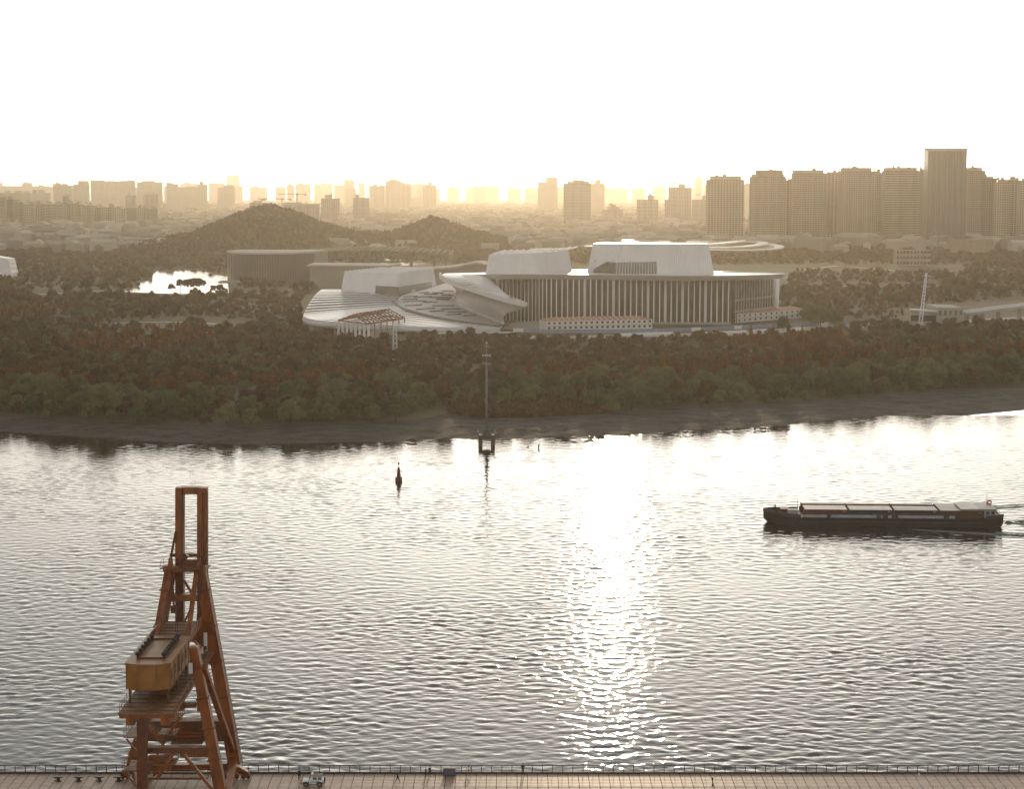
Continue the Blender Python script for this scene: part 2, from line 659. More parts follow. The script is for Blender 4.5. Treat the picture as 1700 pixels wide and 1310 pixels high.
def strip(name, pts, w, z, m):
    """path or road of width w along points on the land"""
    ps = [at(p[0], p[1], z) for p in pts]
    mb = MB()
    L, Rr = [], []
    for i, p in enumerate(ps):
        d = (ps[min(i + 1, len(ps) - 1)] - ps[max(i - 1, 0)])
        d.z = 0
        d.normalize()
        nrm = Vector((-d.y, d.x, 0)) * w / 2
        L.append(p + nrm)
        Rr.append(p - nrm)
    for i in range(len(ps) - 1):
        mb.quad(L[i], L[i + 1], Rr[i + 1], Rr[i])
    return tag(mb.build(name, m), kind="structure")


strip("path", [(60, 489), (150, 483), (230, 482), (300, 487), (400, 489), (480, 488)], 7, G + 0.2, M['path'])
strip("path", [(190, 536), (270, 534), (340, 536), (420, 545)], 5, G + 0.2, M['path'])
strip("path", [(1330, 448), (1390, 441), (1450, 446), (1520, 452), (1600, 455)], 9, G + 0.2, M['path'])
strip("path", [(1340, 478), (1420, 474), (1500, 476), (1560, 474)], 6, G + 0.2, M['path'])
strip("road", [(820, 560), (960, 560), (1100, 556), (1240, 554), (1340, 545), (1480, 538), (1600, 533), (1760, 525)], 24, G + 0.2, M['path'])
strip("road", [(-60, 383), (100, 382), (270, 381), (330, 384)], 30, G + 0.3, M['path'])

# ------------------------------------------------------------------ promenade with pavers
QY = 287.2                       # edge of the quay


def promenade():
    mb = MB()
    mb.hexa([(-400, 150, -3), (400, 150, -3), (400, QY, -3), (-400, QY, -3)],
            [(-400, 150, PZ - 0.06), (400, 150, PZ - 0.06), (400, QY, PZ - 0.06), (-400, QY, PZ - 0.06)])
    root = mb.build("promenade", M['joint'])
    tag(root, kind="structure")
    mb = MB()
    mb.box((0, QY - 0.22, PZ + 0.06), (800, 0.42, 0.24))
    mb.build("kerb", M['quay'], root)
    # pavers: 1.55 m slabs; the three front rows in view are single pieces
    w = 1.55
    pm = MB()
    g = 0.10
    pm.box((0, 0, -0.03), (w - g, w - g, 0.06))
    me = pm.mesh("paver", M['paver'])
    rows = 7
    y0 = QY - 0.44 - w / 2
    half = 50
    singles = [0, 1, 2]
    rest = MB()
    for r in range(rows):
        for i in range(-half - 8, half + 9):
            x = i * w
            y = y0 - r * w
            if r in singles and abs(i) < half:
                o = bpy.data.objects.new("paver", me)
                o.location = (x, y, PZ + random.uniform(-0.006, 0.006))
                link(o, root)
            else:
                rest.box((x, y, PZ - 0.03 + random.uniform(-0.006, 0.006)), (w - g, w - g, 0.06))
    for r in range(rows, 60):
        rest.box((0, y0 - r * w, PZ - 0.03), (200, w - g, 0.06))
    o = rest.build("pavers", M['paver'], root)
    o["kind"] = "stuff"


promenade()


# ------------------------------------------------------------------ opera house on the far bank
def crom(pts, n):
    """Catmull-Rom through the points, n samples"""
    pts = [Vector(p) for p in pts]
    out = []
    m = len(pts) - 1
    for i in range(n):
        s = i / (n - 1) * m
        k = min(int(s), m - 1)
        t = s - k
        p0, p1, p2, p3 = pts[max(k - 1, 0)], pts[k], pts[k + 1], pts[min(k + 2, m)]
        out.append(0.5 * ((2 * p1) + (p2 - p0) * t + (2 * p0 - 5 * p1 + 4 * p2 - p3) * t * t + (3 * p1 - p0 - 3 * p2 + p3) * t ** 3))
    return out


def net(rows, nu, nv):
    """smooth surface through rows of control points -> grid [nv][nu]"""
    g = [crom(r, nu) for r in rows]
    cols = [crom([g[j][i] for j in range(len(rows))], nv) for i in range(nu)]
    return [[cols[i][j] for i in range(nu)] for j in range(nv)]


def shell(mb, g, thick=Vector((0, 0, -0.8))):
    nv, nu = len(g), len(g[0])
    vs = [p for r in g for p in r] + [p + thick for r in g for p in r]
    n = nu * nv
    fs = []
    for j in range(nv - 1):
        for i in range(nu - 1):
            k = j * nu + i
            fs.append((k, k + 1, k + nu + 1, k + nu))
            fs.append((n + k, n + k + nu, n + k + nu + 1, n + k + 1))
    for i in range(nu - 1):
        fs.append((i, n + i, n + i + 1, i + 1))
        k = (nv - 1) * nu + i
        fs.append((k, k + 1, n + k + 1, n + k))
    for j in range(nv - 1):
        k = j * nu
        fs.append((k, k + nu, n + k + nu, n + k))
        k = j * nu + nu - 1
        fs.append((k, n + k, n + k + nu, k + nu))
    mb.add(vs, fs)


def opera():
    O = at(900, 545, G)
    root = empty("opera_house", O)
    tag(root, "vast white opera house with fan-shaped stepped roof and column-lined glass front", "opera house")
    new = lambda: MB(O)
    A = lambda l: [at(*p) for p in l]
    # --- flat main roof
    front = A([(734, 456.3, 38), (800, 455.5, 38), (880, 455.3, 38), (1000, 456.2, 38), (1090, 457.6, 38), (1190, 457.5, 38),
               (1250, 456.5, 38), (1308, 454.4, 38)])
    front = crom(front, 28)
    back = A([(1190, 449.5, 38), (1120, 446, 38), (950, 447.5, 38), (810, 452, 38), (738, 453.8, 38)])
    poly = front + back
    mb = new()
    low = [p + (Vector((0, 5.5, 0)) if i < 27 else Vector((0, 0, 0))) for i, p in enumerate(poly)]
    mb.hexa([Vector((p.x, p.y, 34.6)) for p in low], poly)
    roof = mb.build("roof", M['opera_white'], root)
    # thin parapet strips on the roof, lit by the low sun
    for (a, b) in (((1200, 451.5), (1300, 454.0)), ((955, 449), (985, 450.5)), ((952, 451.5), (975, 453))):
        p, q = at(*a, 38.1), at(*b, 38.1)
        mb = new()
        mb.bar(p, q, 0.8, 0.9)
        mb.build("parapet", M['opera_white'], roof)
    # --- glass front and fins
    line = crom([atd(826, 500, 1335), atd(880, 500, 1310), atd(920, 500, 1293), atd(1000, 500, 1288), atd(1100, 500, 1284),
                 atd(1216, 500, 1286)], 60)
    for p in line:
        p.z = 0
    side_end = atd(1284, 500, 1342)
    side_end.z = 0
    mb = new()
    gl = line + [side_end, side_end + Vector((-20, 40, 0)), line[0] + Vector((0, 80, 0))]
    mb.prism([(p.x, p.y + 3.0) for p in gl], G, 34.55)
    glass = mb.build("glass_wall", M['opera_glass'], root)
    # fins along the curve
    acc = [0.0]
    for i in range(1, len(line)):
        acc.append(acc[-1] + (line[i] - line[i - 1]).length)

    def along(s):
        k = max(0, min(len(acc) - 2, int(np.searchsorted(acc, s)) - 1))
        t = (s - acc[k]) / max(1e-6, acc[k + 1] - acc[k])
        return line[k].lerp(line[k + 1], t)

    H = 34.58 - G
    fm = MB()
    fm.box((0, 0, H / 2), (0.75, 1.1, H))
    fin = fm.mesh("fin", M['opera_white'])
    fm = MB()
    fm.box((0, 0, H / 2), (1.7, 1.3, H))
    wide = fm.mesh("wide_fin", M['opera_shell'])
    L = acc[-1]
    n = 46
    for i in range(n):
        s = L * (i + 0.3) / n
        p = along(s)
        big = i in (20, 25, 31, 34, 37, 41)
        share("fin", wide if big else fin, (p.x - O.x, p.y - O.y + (1.4 if big else 0), 0), root)
    for i in range(15):                            # fine mullions of the right-hand glass side
        p = line[-1].lerp(side_end, (i + 0.6) / 15.5)
        fm2 = share("mullion", fin, (p.x - O.x + 1.2, p.y - O.y + 0.6, 0), root)
        fm2.scale = (0.42, 0.5, 1)
    for zz in (13.0, 20.5):                        # floor slabs behind the glass side
        mb = new()
        mb.bar(line[-1] + Vector((1.5, 1.2, zz)), side_end + Vector((1.0, 1.2, zz)), 0.9, 1.0)
        mb.build("floor_slab", M['concrete'], root)
    mb = new()
    mb.tube(side_end + Vector((1.5, -3, G)), side_end + Vector((1.5, -3, 34.6)), 2.0, n=12)
    mb.build("corner_pillar", M['opera_white'], root, smooth=True)
    mb = new()
    pr = [along(L * 0.27) + Vector((0, -8, 0)), along(L * 0.99) + Vector((0, -9, 0)), along(L * 0.99) + Vector((0, 2.5, 0)), along(L * 0.27) + Vector((0, 2.5, 0))]
    mb.prism([(p.x, p.y) for p in pr], G - 0.2, G + 1.2)
    mb.build("plinth", M['concrete'], root)

    # --- fly towers
    def frustum(bl, tl, name, m):
        """three corners seen (left, corner, right) bottom and top; the fourth completes the parallelogram"""
        b = bl + [bl[0] + bl[2] - bl[1]]
        t = tl + [tl[0] + tl[2] - tl[1]]
        mb = new()
        mb.hexa(b, t)
        return mb.build(name, m, root), b, t

    def band(owner, a, b, off, h0, h1, name="window_band"):
        """recess band proud by a hair: corners along a-b from heights h0 to h1 (already on the wall)"""
        mb = new()
        mb.hexa([a[0] + off, b[0] + off, b[0] - off * 3, a[0] - off * 3], [a[1] + off, b[1] + off, b[1] - off * 3, a[1] - off * 3])
        return mb.build(name, M['opera_band'], owner)

    # tower over the fan
    bl = [atd(565, 489, 1363), atd(661, 493, 1345), atd(725, 478, 1440)]
    tl = [atd(571.5, 451.5, 1366), atd(662, 454, 1349), atd(720, 446.5, 1440)]
    t1, b, t = frustum(bl, tl, "fly_tower", M['opera_wall'])
    lerp = lambda p, q, k: p.lerp(q, k)

    def wall_pt(bA, bB, tA, tB, u, v):
        return lerp(lerp(bA, bB, u), lerp(tA, tB, u), v)

    nf = Vector((0, -0.25, 0))
    nr_ = Vector((0.15, -0.2, 0))
    mb = new()
    q = lambda u, v: wall_pt(b[0], b[1], t[0], t[1], u, v) + nf
    mb.hexa([q(0.60, 0.06), q(1.0, 0.0), q(1.0, 0.0) - nf * 3, q(0.60, 0.06) - nf * 3], [q(0.60, 0.45), q(1.0, 0.43), q(1.0, 0.43) - nf * 3, q(0.60, 0.45) - nf * 3])
    mb.build("window_band", M['opera_band'], t1)
    mb = new()
    q = lambda u, v: wall_pt(b[1], b[2], t[1], t[2], u, v) + nr_
    mb.hexa([q(0.0, 0.0), q(0.88, 0.12), q(0.88, 0.12) - nr_ * 3, q(0.0, 0.0) - nr_ * 3], [q(0.0, 0.43), q(0.88, 0.36), q(0.88, 0.36) - nr_ * 3, q(0.0, 0.43) - nr_ * 3])
    mb.build("window_band", M['opera_band'], t1)
    for i in range(9):                             # stepped roof strips
        u0, u1 = (i + 0.1) / 9, (i + 0.78) / 9
        e0, e1 = t[0].lerp(t[3], u0), t[1].lerp(t[2], u0)
        f0, f1 = t[0].lerp(t[3], u1), t[1].lerp(t[2], u1)
        mb = new()
        up = Vector((0, 0, 0.9))
        dn = Vector((0, 0, -0.3))
        mb.hexa([e0 + dn, e1 + dn, f1 + dn, f0 + dn], [e0 + up * 0.9, e1 + up * 0.9, f1 + up * 0.5, f0 + up * 0.5])
        mb.build("roof_strip", M['opera_white'], t1)

    # middle tower with roof blades
    bl = [atd(805.5, 456, 1303), atd(892, 457, 1298), atd(950, 452, 1345)]
    tl = [atd(812, 422.5, 1306), atd(891, 420.5, 1301), atd(944, 415.5, 1348)]
    t2, b, t = frustum(bl, tl, "fly_tower", M['opera_wall'])
    for i in range(12):
        u = (i + 0.5) / 12
        if u < 0.62:
            a0 = t[0].lerp(t[1], u / 0.62)
        else:
            a0 = t[1].lerp(t[2], (u - 0.62) / 0.38)
        a1 = a0 + Vector((9, 14, 2.4))
        mb = new()
        mb.bar(a0 + Vector((0, 0.8, 0.2)), a1, 1.0, 0.8)
        mb.build("roof_blade", M['opera_white'], t2)
    mb = new()
    mb.bar(t[3] + Vector((6, 2, 1.6)), t[2] + Vector((0, 3, 0.6)), 1.0, 1.2)
    mb.build("roof_edge", M['opera_white'], t2)

    # large right-hand tower
    bl = [atd(974, 456, 1322), atd(1020, 459, 1300), atd(1186, 458, 1300)]
    tl = [atd(984, 405.8, 1324), atd(1024, 406, 1303), atd(1177, 406, 1303)]
    b4 = bl + [atd(1182, 455, 1345), atd(980, 455, 1345)]
    t4 = tl + [atd(1172, 404.0, 1345), atd(990, 404.0, 1345)]
    mb = new()
    mb.hexa(b4, t4)
    t3 = mb.build("fly_tower", M['opera_wall'], root)
    mb = new()
    zt = Vector((0, 0, 0.5))
    mb.hexa([p + zt * 0.1 for p in t4], [p + zt for p in t4])
    mb.build("roof_cap", M['opera_white'], t3)
    q = lambda u, v: wall_pt(bl[0], bl[1], tl[0], tl[1], u, v) + Vector((-0.1, -0.22, 0))
    mb = new()
    of = Vector((0, 0.7, 0))
    mb.hexa([q(0.22, 0.05), q(1, 0.03), q(1, 0.03) + of, q(0.22, 0.05) + of], [q(0.22, 0.49), q(1, 0.44), q(1, 0.44) + of, q(0.22, 0.49) + of])
    mb.build("window_band", M['opera_band'], t3)
    q = lambda u, v: wall_pt(bl[1], bl[2], tl[1], tl[2], u, v) + Vector((0, -0.22, 0))
    mb = new()
    mb.hexa([q(0, 0.03), q(0.425, 0.05), q(0.425, 0.05) + of, q(0, 0.03) + of], [q(0, 0.44), q(0.425, 0.455), q(0.425, 0.455) + of, q(0, 0.44) + of])
    mb.build("window_band", M['opera_band'], t3)
    for i in range(14):
        mb = new()
        u = 0.02 + i * 0.029
        mb.bar(q(u, 0.05) + Vector((0, -0.1, 0)), q(u, 0.44) + Vector((0, -0.1, 0)), 0.3)
        mb.build("mullion", M['opera_wall'], t3)

    # --- fan roof: stepped strips between an outer and an inner curve
    outer = A([(534, 482.5, 23), (524, 491, 21.5), (514, 505, 18.5), (505, 522, 14.5), (506, 529, 13.2), (530, 534.5, 12.4),
               (600, 540, 10.6), (680, 543.8, 9.2), (760, 546, 7.8), (830, 546.5, 6.6)])
    inner = A([(690, 482.5, 22.4), (668, 489, 20.6), (658, 499, 18.0), (662, 510, 15.8), (668, 514.5, 15.0), (690, 521, 13.4),
               (728, 530, 11.2), (766, 537, 9.4), (800, 542, 8.0), (831, 545.4, 6.8)])
    N = 32
    oc, ic = crom(outer, N * 2 + 1), crom(inner, N * 2 + 1)
    up = Vector((0, 0, 1.15))
    dn = Vector((0, 0, -0.9))
    for k in range(N):
        o0, o1, i0, i1 = oc[2 * k], oc[2 * k + 2], ic[2 * k], ic[2 * k + 2]
        om, im = oc[2 * k + 1], ic[2 * k + 1]
        mb = new()
        # near edge (index 1) stands proud of the next strip
        sag = 0.15
        mb.hexa([o0 + dn, om + dn, o1 + dn, i1 + dn, im + dn, i0 + dn],
                [Vector((o0.x, o0.y, o1.z + up.z * 0.95 + 0.12)), Vector((om.x, om.y, o1.z + up.z * 0.95 + 0.06)), o1 + up * 0.95, i1 + up * 0.95,
                 Vector((im.x, im.y, i1.z + up.z * 0.95 + 0.06)), Vector((i0.x, i0.y, i1.z + up.z * 0.95 + 0.12))])
        st_ = mb.build("roof_strip", M['opera_white'], root)
        mb = new()                                    # dark strip on the riser along the near edge
        pts = [o1, i1]
        out = Vector((0, -0.06, 0))
        a0, a1 = o1 + up * 0.95 + Vector((0, 0, -0.22)) + out, i1 + up * 0.95 + Vector((0, 0, -0.22)) + out
        lo_ = Vector((0, 0, -0.55))
        mb.hexa([a0 + lo_, a1 + lo_, a1 + lo_ - out * 0.8, a0 + lo_ - out * 0.8], [a0, a1, a1 - out * 0.8, a0 - out * 0.8])
        if k < N - 1:
            mb.build("riser", M['opera_slot'], st_)
    # rounded eaves under the fan
    ev = crom(outer, 60)
    cen = at(700, 505, 12)
    rows = []
    for drop, inn in ((0.2, -0.6), (-1.2, -1.4), (-2.6, -0.6), (-3.4, 2.5), (-3.0, 9.0)):
        r = []
        for p in ev:
            d = (cen - p)
            d.z = 0
            d.normalize()
            r.append(p + d * inn + Vector((0, 0, drop)))
        rows.append(r)
    mb = new()
    shell(mb, rows, Vector((0, 0, -0.1)))
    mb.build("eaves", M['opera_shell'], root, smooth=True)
    # recessed ground floor below the eaves
    gf = []
    for p in crom(outer, 40)[14:]:
        d = (cen - p)
        d.z = 0
        d.normalize()
        gf.append(p + d * 10)
    mb = new()
    for i in range(len(gf) - 1):
        a, c = gf[i], gf[i + 1]
        mb.quad((a.x, a.y, G - 1), (c.x, c.y, G - 1), (c.x, c.y, c.z - 0.6), (a.x, a.y, a.z - 0.6))
    mb.build("ground_floor_wall", M['opera_glass'], root)
    for i in range(2, len(gf) - 1, 1):
        p = gf[i]
        mb = new()
        mb.tube((p.x, p.y - 4, G - 1), (p.x, p.y - 4, p.z - 1.0), 0.45, n=8)
        mb.build("support", M['opera_shell'], root)
    mb = new()
    a, c = at(700, 556, G), at(852, 554, G)
    mb.bar(a + Vector((0, 0, 0.9)), c + Vector((0, 0, 0.9)), 4.0, 0.6)
    mb.build("terrace_slab", M['opera_white'], root)

    # --- inner roof with slots
    gl_ = A([(729, 473.5, 22.8), (702, 480.5, 22.2), (677, 487, 21.4), (662, 493.5, 20.3), (658, 502, 18.0), (672, 514, 15.4), (702, 524, 12.9),
             (760, 536, 9.9), (831, 545, 7.1)])
    rr_ = A([(744, 470, 25.5), (752, 476, 26.5), (757, 483, 25.5), (757, 491, 22.2), (758, 499, 18.8), (768, 509, 15.6), (786, 518, 12.6),
             (808, 527, 10), (834, 541.5, 7.6)])
    mid = [a.lerp(c, 0.5) + Vector((0, 0, 0.6)) for a, c in zip(gl_, rr_)]
    g = net([gl_, mid, rr_], 60, 30)
    mb = new()
    shell(mb, g)
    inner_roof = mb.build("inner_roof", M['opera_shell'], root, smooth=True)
    slots = [(0.28, 0.3, 0.16), (0.30, 0.55, 0.16), (0.33, 0.42, 0.2), (0.36, 0.72, 0.2), (0.40, 0.30, 0.25), (0.42, 0.55, 0.3), (0.45, 0.12, 0.22),
             (0.47, 0.65, 0.18), (0.50, 0.15, 0.3), (0.53, 0.42, 0.2), (0.57, 0.12, 0.22), (0.60, 0.5, 0.3), (0.64, 0.2, 0.25),
             (0.67, 0.55, 0.25), (0.70, 0.3, 0.2), (0.74, 0.5, 0.3), (0.78, 0.35, 0.25), (0.82, 0.55, 0.25), (0.25, 0.7, 0.2), (0.38, 0.12, 0.2)]

    def gp(u, v):
        x, y = u * 59, v * 29
        i, j = min(int(x), 58), min(int(y), 28)
        fx, fy = x - i, y - j
        return g[j][i].lerp(g[j][i + 1], fx).lerp(g[j + 1][i].lerp(g[j + 1][i + 1], fx), fy)

    for (u, v, ln) in slots:
        p, q_ = gp(u, v), gp(u + 0.006, min(1, v + ln * 1.15))
        w = Vector((0, -0.9, 0))
        z0, z1 = Vector((0, 0, -0.3)), Vector((0, 0, 0.55))
        mb = new()
        mb.hexa([p + w + z0, q_ + w + z0, q_ - w + z0, p - w + z0], [p + w + z1, q_ + w + z1, q_ - w + z1 * 0.6, p - w + z1 * 0.6])
        mb.build("roof_slot", M['opera_slot'], inner_roof)
    # dark groove with its raised lip between fan and inner roof
    gc = crom(gl_[3:], 40)
    for i in range(len(gc) - 1):
        pass
    mb = new()
    rows = [[p + Vector((-1.6, -0.3, 1.6)) for p in gc], [p + Vector((-0.2, -0.3, 1.9)) for p in gc]]
    shell(mb, rows, Vector((0, 0, -2.2)))
    mb.build("groove_lip", M['opera_band'], root)

    # --- upper swoosh: stepped ramp curling down to a point
    U = A([(732, 455.8, 38.2), (735, 462, 36.8), (748, 469, 34.6), (775, 478, 31.4), (818, 492, 27.4), (850, 501, 24.6), (874, 506, 23)])
    V = A([(768, 456, 38.4), (770, 461, 37.4), (782, 468, 35.4), (806, 478, 32.2), (840, 491, 28), (860, 499, 25.4), (875, 505.5, 23.2)])
    uc, vc = crom(U, 37), crom(V, 37)
    for k in range(18):
        a0, a1, c0, c1 = uc[2 * k], uc[2 * k + 2], vc[2 * k], vc[2 * k + 2]
        mb = new()
        hi = Vector((0, 0, 0.8))
        lo = Vector((0, 0, -0.9))
        mb.hexa([a0 + lo, a1 + lo, c1 + lo, c0 + lo], [a0, Vector((a1.x, a1.y, a0.z)) if k < 5 else a1 + hi * 0.6, Vector((c1.x, c1.y, c0.z)) if k < 5 else c1 + hi * 0.6, c0])
        mb.build("ramp_step", M['opera_white'], root)
    mb = new()
    rows = [[p + Vector((-1.2, -0.5, 1.5)) for p in uc], [p + Vector((0.2, -0.5, 1.7)) for p in uc]]
    shell(mb, rows, Vector((0, 0, -2.6)))
    mb.build("ramp_parapet", M['opera_shell'], root)
    # smooth underside rising from the ramp's edge to the roof edge
    e_ = Vector((0.6, 1.2, 0.5))
    W = [atd(782, 458.2, 1290), atd(802, 459.5, 1306), atd(821, 464, 1312), atd(828, 477, 1300), V[4] + e_, V[5] + e_, V[6] + e_]
    md = []
    for k, (p, q_) in enumerate(zip(V, W)):
        md.append(p.lerp(q_, 0.5) + Vector((0, 4.0, 1.6)) * max(0.0, math.sin(math.pi * k / 4.0)) * (1 if k < 4 else 0))
    g2 = net([V, md, W], 40, 18)
    mb = new()
    shell(mb, g2, Vector((0, 0.8, 0.3)))
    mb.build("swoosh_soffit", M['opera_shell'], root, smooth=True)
    # lower funnel shell between ramp and inner roof
    r0 = A([(757, 497, 19.5), (768, 508, 16), (786, 517, 13), (808, 526, 10.4), (836, 537, 8)])
    r1 = A([(762, 486, 25), (785, 490, 23.6), (806, 498, 20.6), (824, 508, 17), (838, 522, 12.4)])
    r2 = A([(770, 480, 29), (802, 487.5, 27.6), (832, 496, 25), (856, 503, 22.6), (868, 511, 19.5)])
    r3 = A([(776, 479.5, 30.4), (818, 492.5, 27), (850, 501.5, 24.2), (872, 506.5, 22.6), (876, 508, 22)])
    g3 = net([r0, r1, r2, r3], 36, 24)
    mb = new()
    shell(mb, g3, Vector((0.3, 1.0, -0.4)))
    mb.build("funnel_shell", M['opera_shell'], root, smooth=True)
    mb = new()
    ridge = crom(r0, 24)
    rows = [[p + Vector((-0.9, -0.5, 0.5)) for p in ridge], [p + Vector((0.5, 0.1, 0.9)) for p in ridge]]
    shell(mb, rows, Vector((0, 0, -1.2)))
    mb.build("funnel_ridge", M['opera_white'], root)
    # forecourt stair at the fan's foot
    for i in range(7):
        a, c = at(832 + i * 3, 547 - i * 1.1, G), at(908 + i * 1, 545 - i * 1.1, G)
        mb = new()
        mb.bar(a + Vector((0, 0, 0.2 + i * 0.28)), c + Vector((0, 0, 0.2 + i * 0.28)), 3.2, 0.5)
        mb.build("forecourt_step", M['concrete'], root)


opera()


# ------------------------------------------------------------------ site buildings round the opera house
def cabin_block(a, b, depth, label, nwin):
    """two-storey site cabins from ground corner a to b"""
    d = (b - a)
    L = d.length
    root = empty("site_cabin_block", a, math.atan2(d.y, d.x))
    tag(root, label, "site cabins")
    h = 6.0
    mb = MB()
    mb.box((L / 2, depth / 2, h / 2), (L, depth, h))
    mb.build("wall", M['cabin'], root)
    mb = MB()
    o = 0.5
    b_ = [(-o, -o, h + 0.02), (L + o, -o, h + 0.02), (L + o, depth + o, h + 0.02), (-o, depth + o, h + 0.02)]
    t_ = [(depth * 0.4, depth * 0.5 - 0.1, h + 2.0), (L - depth * 0.4, depth * 0.5 - 0.1, h + 2.0), (L - depth * 0.4, depth * 0.5 + 0.1, h + 2.0), (depth * 0.4, depth * 0.5 + 0.1, h + 2.0)]
    mb.hexa(b_, t_)
    rf = mb.build("roof", M['cabin_roof'], root)
    nr = nwin
    for i in range(nr):
        mb = MB()
        x = (i + 0.5) * L / nr
        if depth * 0.45 < x < L - depth * 0.45:
            mb.bar((x, -0.4, h + 0.12), (x, depth / 2, h + 2.12), 0.35, 0.2)
            mb.build("roof_seam", M['cabin'], rf)
    wm = MB()
    wm.box((0, 0, 0), (1.5, 0.24, 1.3))
    me = wm.mesh("window", M['window'])
    for r in range(2):
        for i in range(nwin):
            share("window", me, ((i + 0.5) * L / nwin, -0.06, 1.7 + r * 3.0), root)
    mb = MB()
    mb.box((L / 2, -0.5, 3.0), (L, 0.9, 0.18))
    mb.build("walkway", M['concrete'], root)


cabin_block(at(907, 549, G), at(1083, 545.5, G), 16, "long white two-storey site cabins with salmon roof before the opera columns", 20)
cabin_block(at(1213, 537, G), at(1336, 527, G), 14, "white two-storey site cabins with salmon roof at the opera house's right corner", 14)


def shed():
    """rusty steel frame of an unfinished shed"""
    a, b, c = at(562, 556, G), at(612, 563, G), at(672, 552, G)
    root = empty("steel_frame_shed", b)
    tag(root, "unroofed rusty steel frame shed with pale posts below the fan roof", "shed")
    d = a + c - b
    h = 9.0
    up = Vector((0, 0, h))
    for i in range(8):
        p = b.lerp(a, i / 7)
        mb = MB(b)
        mb.bar(p, p + up * 0.93, 1.6, 0.6)
        mb.build("post", M['cabin'], root)
    for i in range(6):
        p = b.lerp(c, (i + 1) / 6)
        mb = MB(b)
        mb.bar(p, p + up, 0.6)
        mb.build("post", M['rust_steel'], root)
    for p, q in ((a, b), (b, c), (c, d), (d, a)):
        mb = MB(b)
        mb.bar(p + up, q + up, 0.6, 0.7)
        mb.build("eaves_beam", M['rust_steel'], root)
    rise = Vector((0, 0, 4.5))
    for i in range(11):
        t = i / 10
        p, q = b.lerp(c, t) + up, a.lerp(d, t) + up
        m_ = p.lerp(q, 0.5) + rise
        mb = MB(b)
        mb.bar(p, m_, 0.45, 0.6)
        mb.bar(m_, q, 0.45, 0.6)
        mb.build("rafter", M['rust_steel'], root)
    for j in range(7):
        u = j / 6
        p, q = b.lerp(a, u) + up + rise * (1 - abs(2 * u - 1)) + Vector((0, 0, 0.5)), c.lerp(d, u) + up + rise * (1 - abs(2 * u - 1)) + Vector((0, 0, 0.5))
        mb = MB(b)
        mb.bar(p, q, 0.45, 0.4)
        mb.build("purlin", M['rust_steel'], root)
    mb = MB(b)
    mb.quad(b.lerp(c, 0.04), b.lerp(c, 0.98), b.lerp(c, 0.98) + up * 0.5, b.lerp(c, 0.04) + up * 0.5)
    mb.build("low_wall", M['concrete'], root)


shed()


def lattice(name, label, cat, base, h, w0, w1, m, arms=(), lean=(0, 0)):
    root = empty(name, base)
    tag(root, label, cat)
    lx, ly = lean
    mb = MB()
    cs = [(-1, -1), (1, -1), (1, 1), (-1, 1)]
    for x, y in cs:
        mb.bar((x * w0 / 2, y * w0 / 2, 0), (x * w1 / 2 + lx, y * w1 / 2 + ly, h), w0 * 0.12)
    mb.build("leg_frame", m, root)
    n = max(4, int(h / 2.2))
    mb = MB()
    for k in range(n):
        z0, z1 = h * k / n, h * (k + 1) / n
        a, b = k / n, (k + 1) / n
        wa, wb = w0 + (w1 - w0) * a, w0 + (w1 - w0) * b
        for i in range(4):
            j = (i + 1) % 4
            mb.bar((cs[i][0] * wa / 2 + lx * a, cs[i][1] * wa / 2 + ly * a, z0), (cs[j][0] * wb / 2 + lx * b, cs[j][1] * wb / 2 + ly * b, z1), w0 * 0.08)
    mb.build("lattice_bracing", m, root)
    for (z, L) in arms:
        mb = MB()
        mb.bar((-L / 2 + lx, ly, z), (L / 2 + lx, ly, z), 0.3)
        mb.build("crossarm", m, root)
    return root


lattice("lattice_mast", "slim pale lattice mast rising out of the thicket below the shed", "mast", atd(656, 603, 1010), 21.0, 2.4, 1.6, M['lilac'])
lattice("lattice_mast", "white leaning lattice mast beside the low dark building", "mast", at(1527, 545, G), 36.0, 2.4, 0.8, M['lilac'],
        arms=((34, 5), (27, 6)), lean=(3.5, 0))


def hoarding():
    pts = [(852, 551), (905, 553), (1000, 553), (1083, 552), (1180, 549), (1270, 544), (1345, 541), (1420, 540)]
    ps = [at(p[0], p[1], G) for p in pts]
    root = empty("site_hoarding", ps[0])
    tag(root, "low blue-grey site hoarding along the road before the opera house", "hoarding")
    for i in range(len(ps) - 1):
        a, b = ps[i], ps[i + 1]
        n = max(2, int((b - a).length / 6))
        for k in range(n):
            p, q = a.lerp(b, k / n), a.lerp(b, (k + 0.97) / n)
            mb = MB(ps[0])
            zz = Vector((0, 0, 1.2))
            mb.bar(p + zz, q + zz, 0.15, 2.4)
            mb.build("panel", M['hoard'] if (i + k) % 7 else M['white'], root)
    w = [((1030, 558), (1118, 555.5)), ((1166, 556), (1240, 552.5)), ((1250, 551.5), (1275, 550))]
    labs = ["long white wall panel on the road verge below the site cabins", "white wall panel on the verge below the opera columns",
            "short white wall panel nearest the right-hand site cabins"]
    for (a, b), l in zip(w, labs):
        p, q = at(*a, G), at(*b, G)
        rt = empty("barrier_wall", p)
        tag(rt, l, "barrier")
        n = max(2, int((q - p).length / 5))
        for k in range(n):
            mb = MB(p)
            mb.bar(p.lerp(q, k / n) + Vector((0, 0, 0.9)), p.lerp(q, (k + 0.96) / n) + Vector((0, 0, 0.9)), 0.4, 1.8)
            mb.build("panel", M['white'], rt)


hoarding()


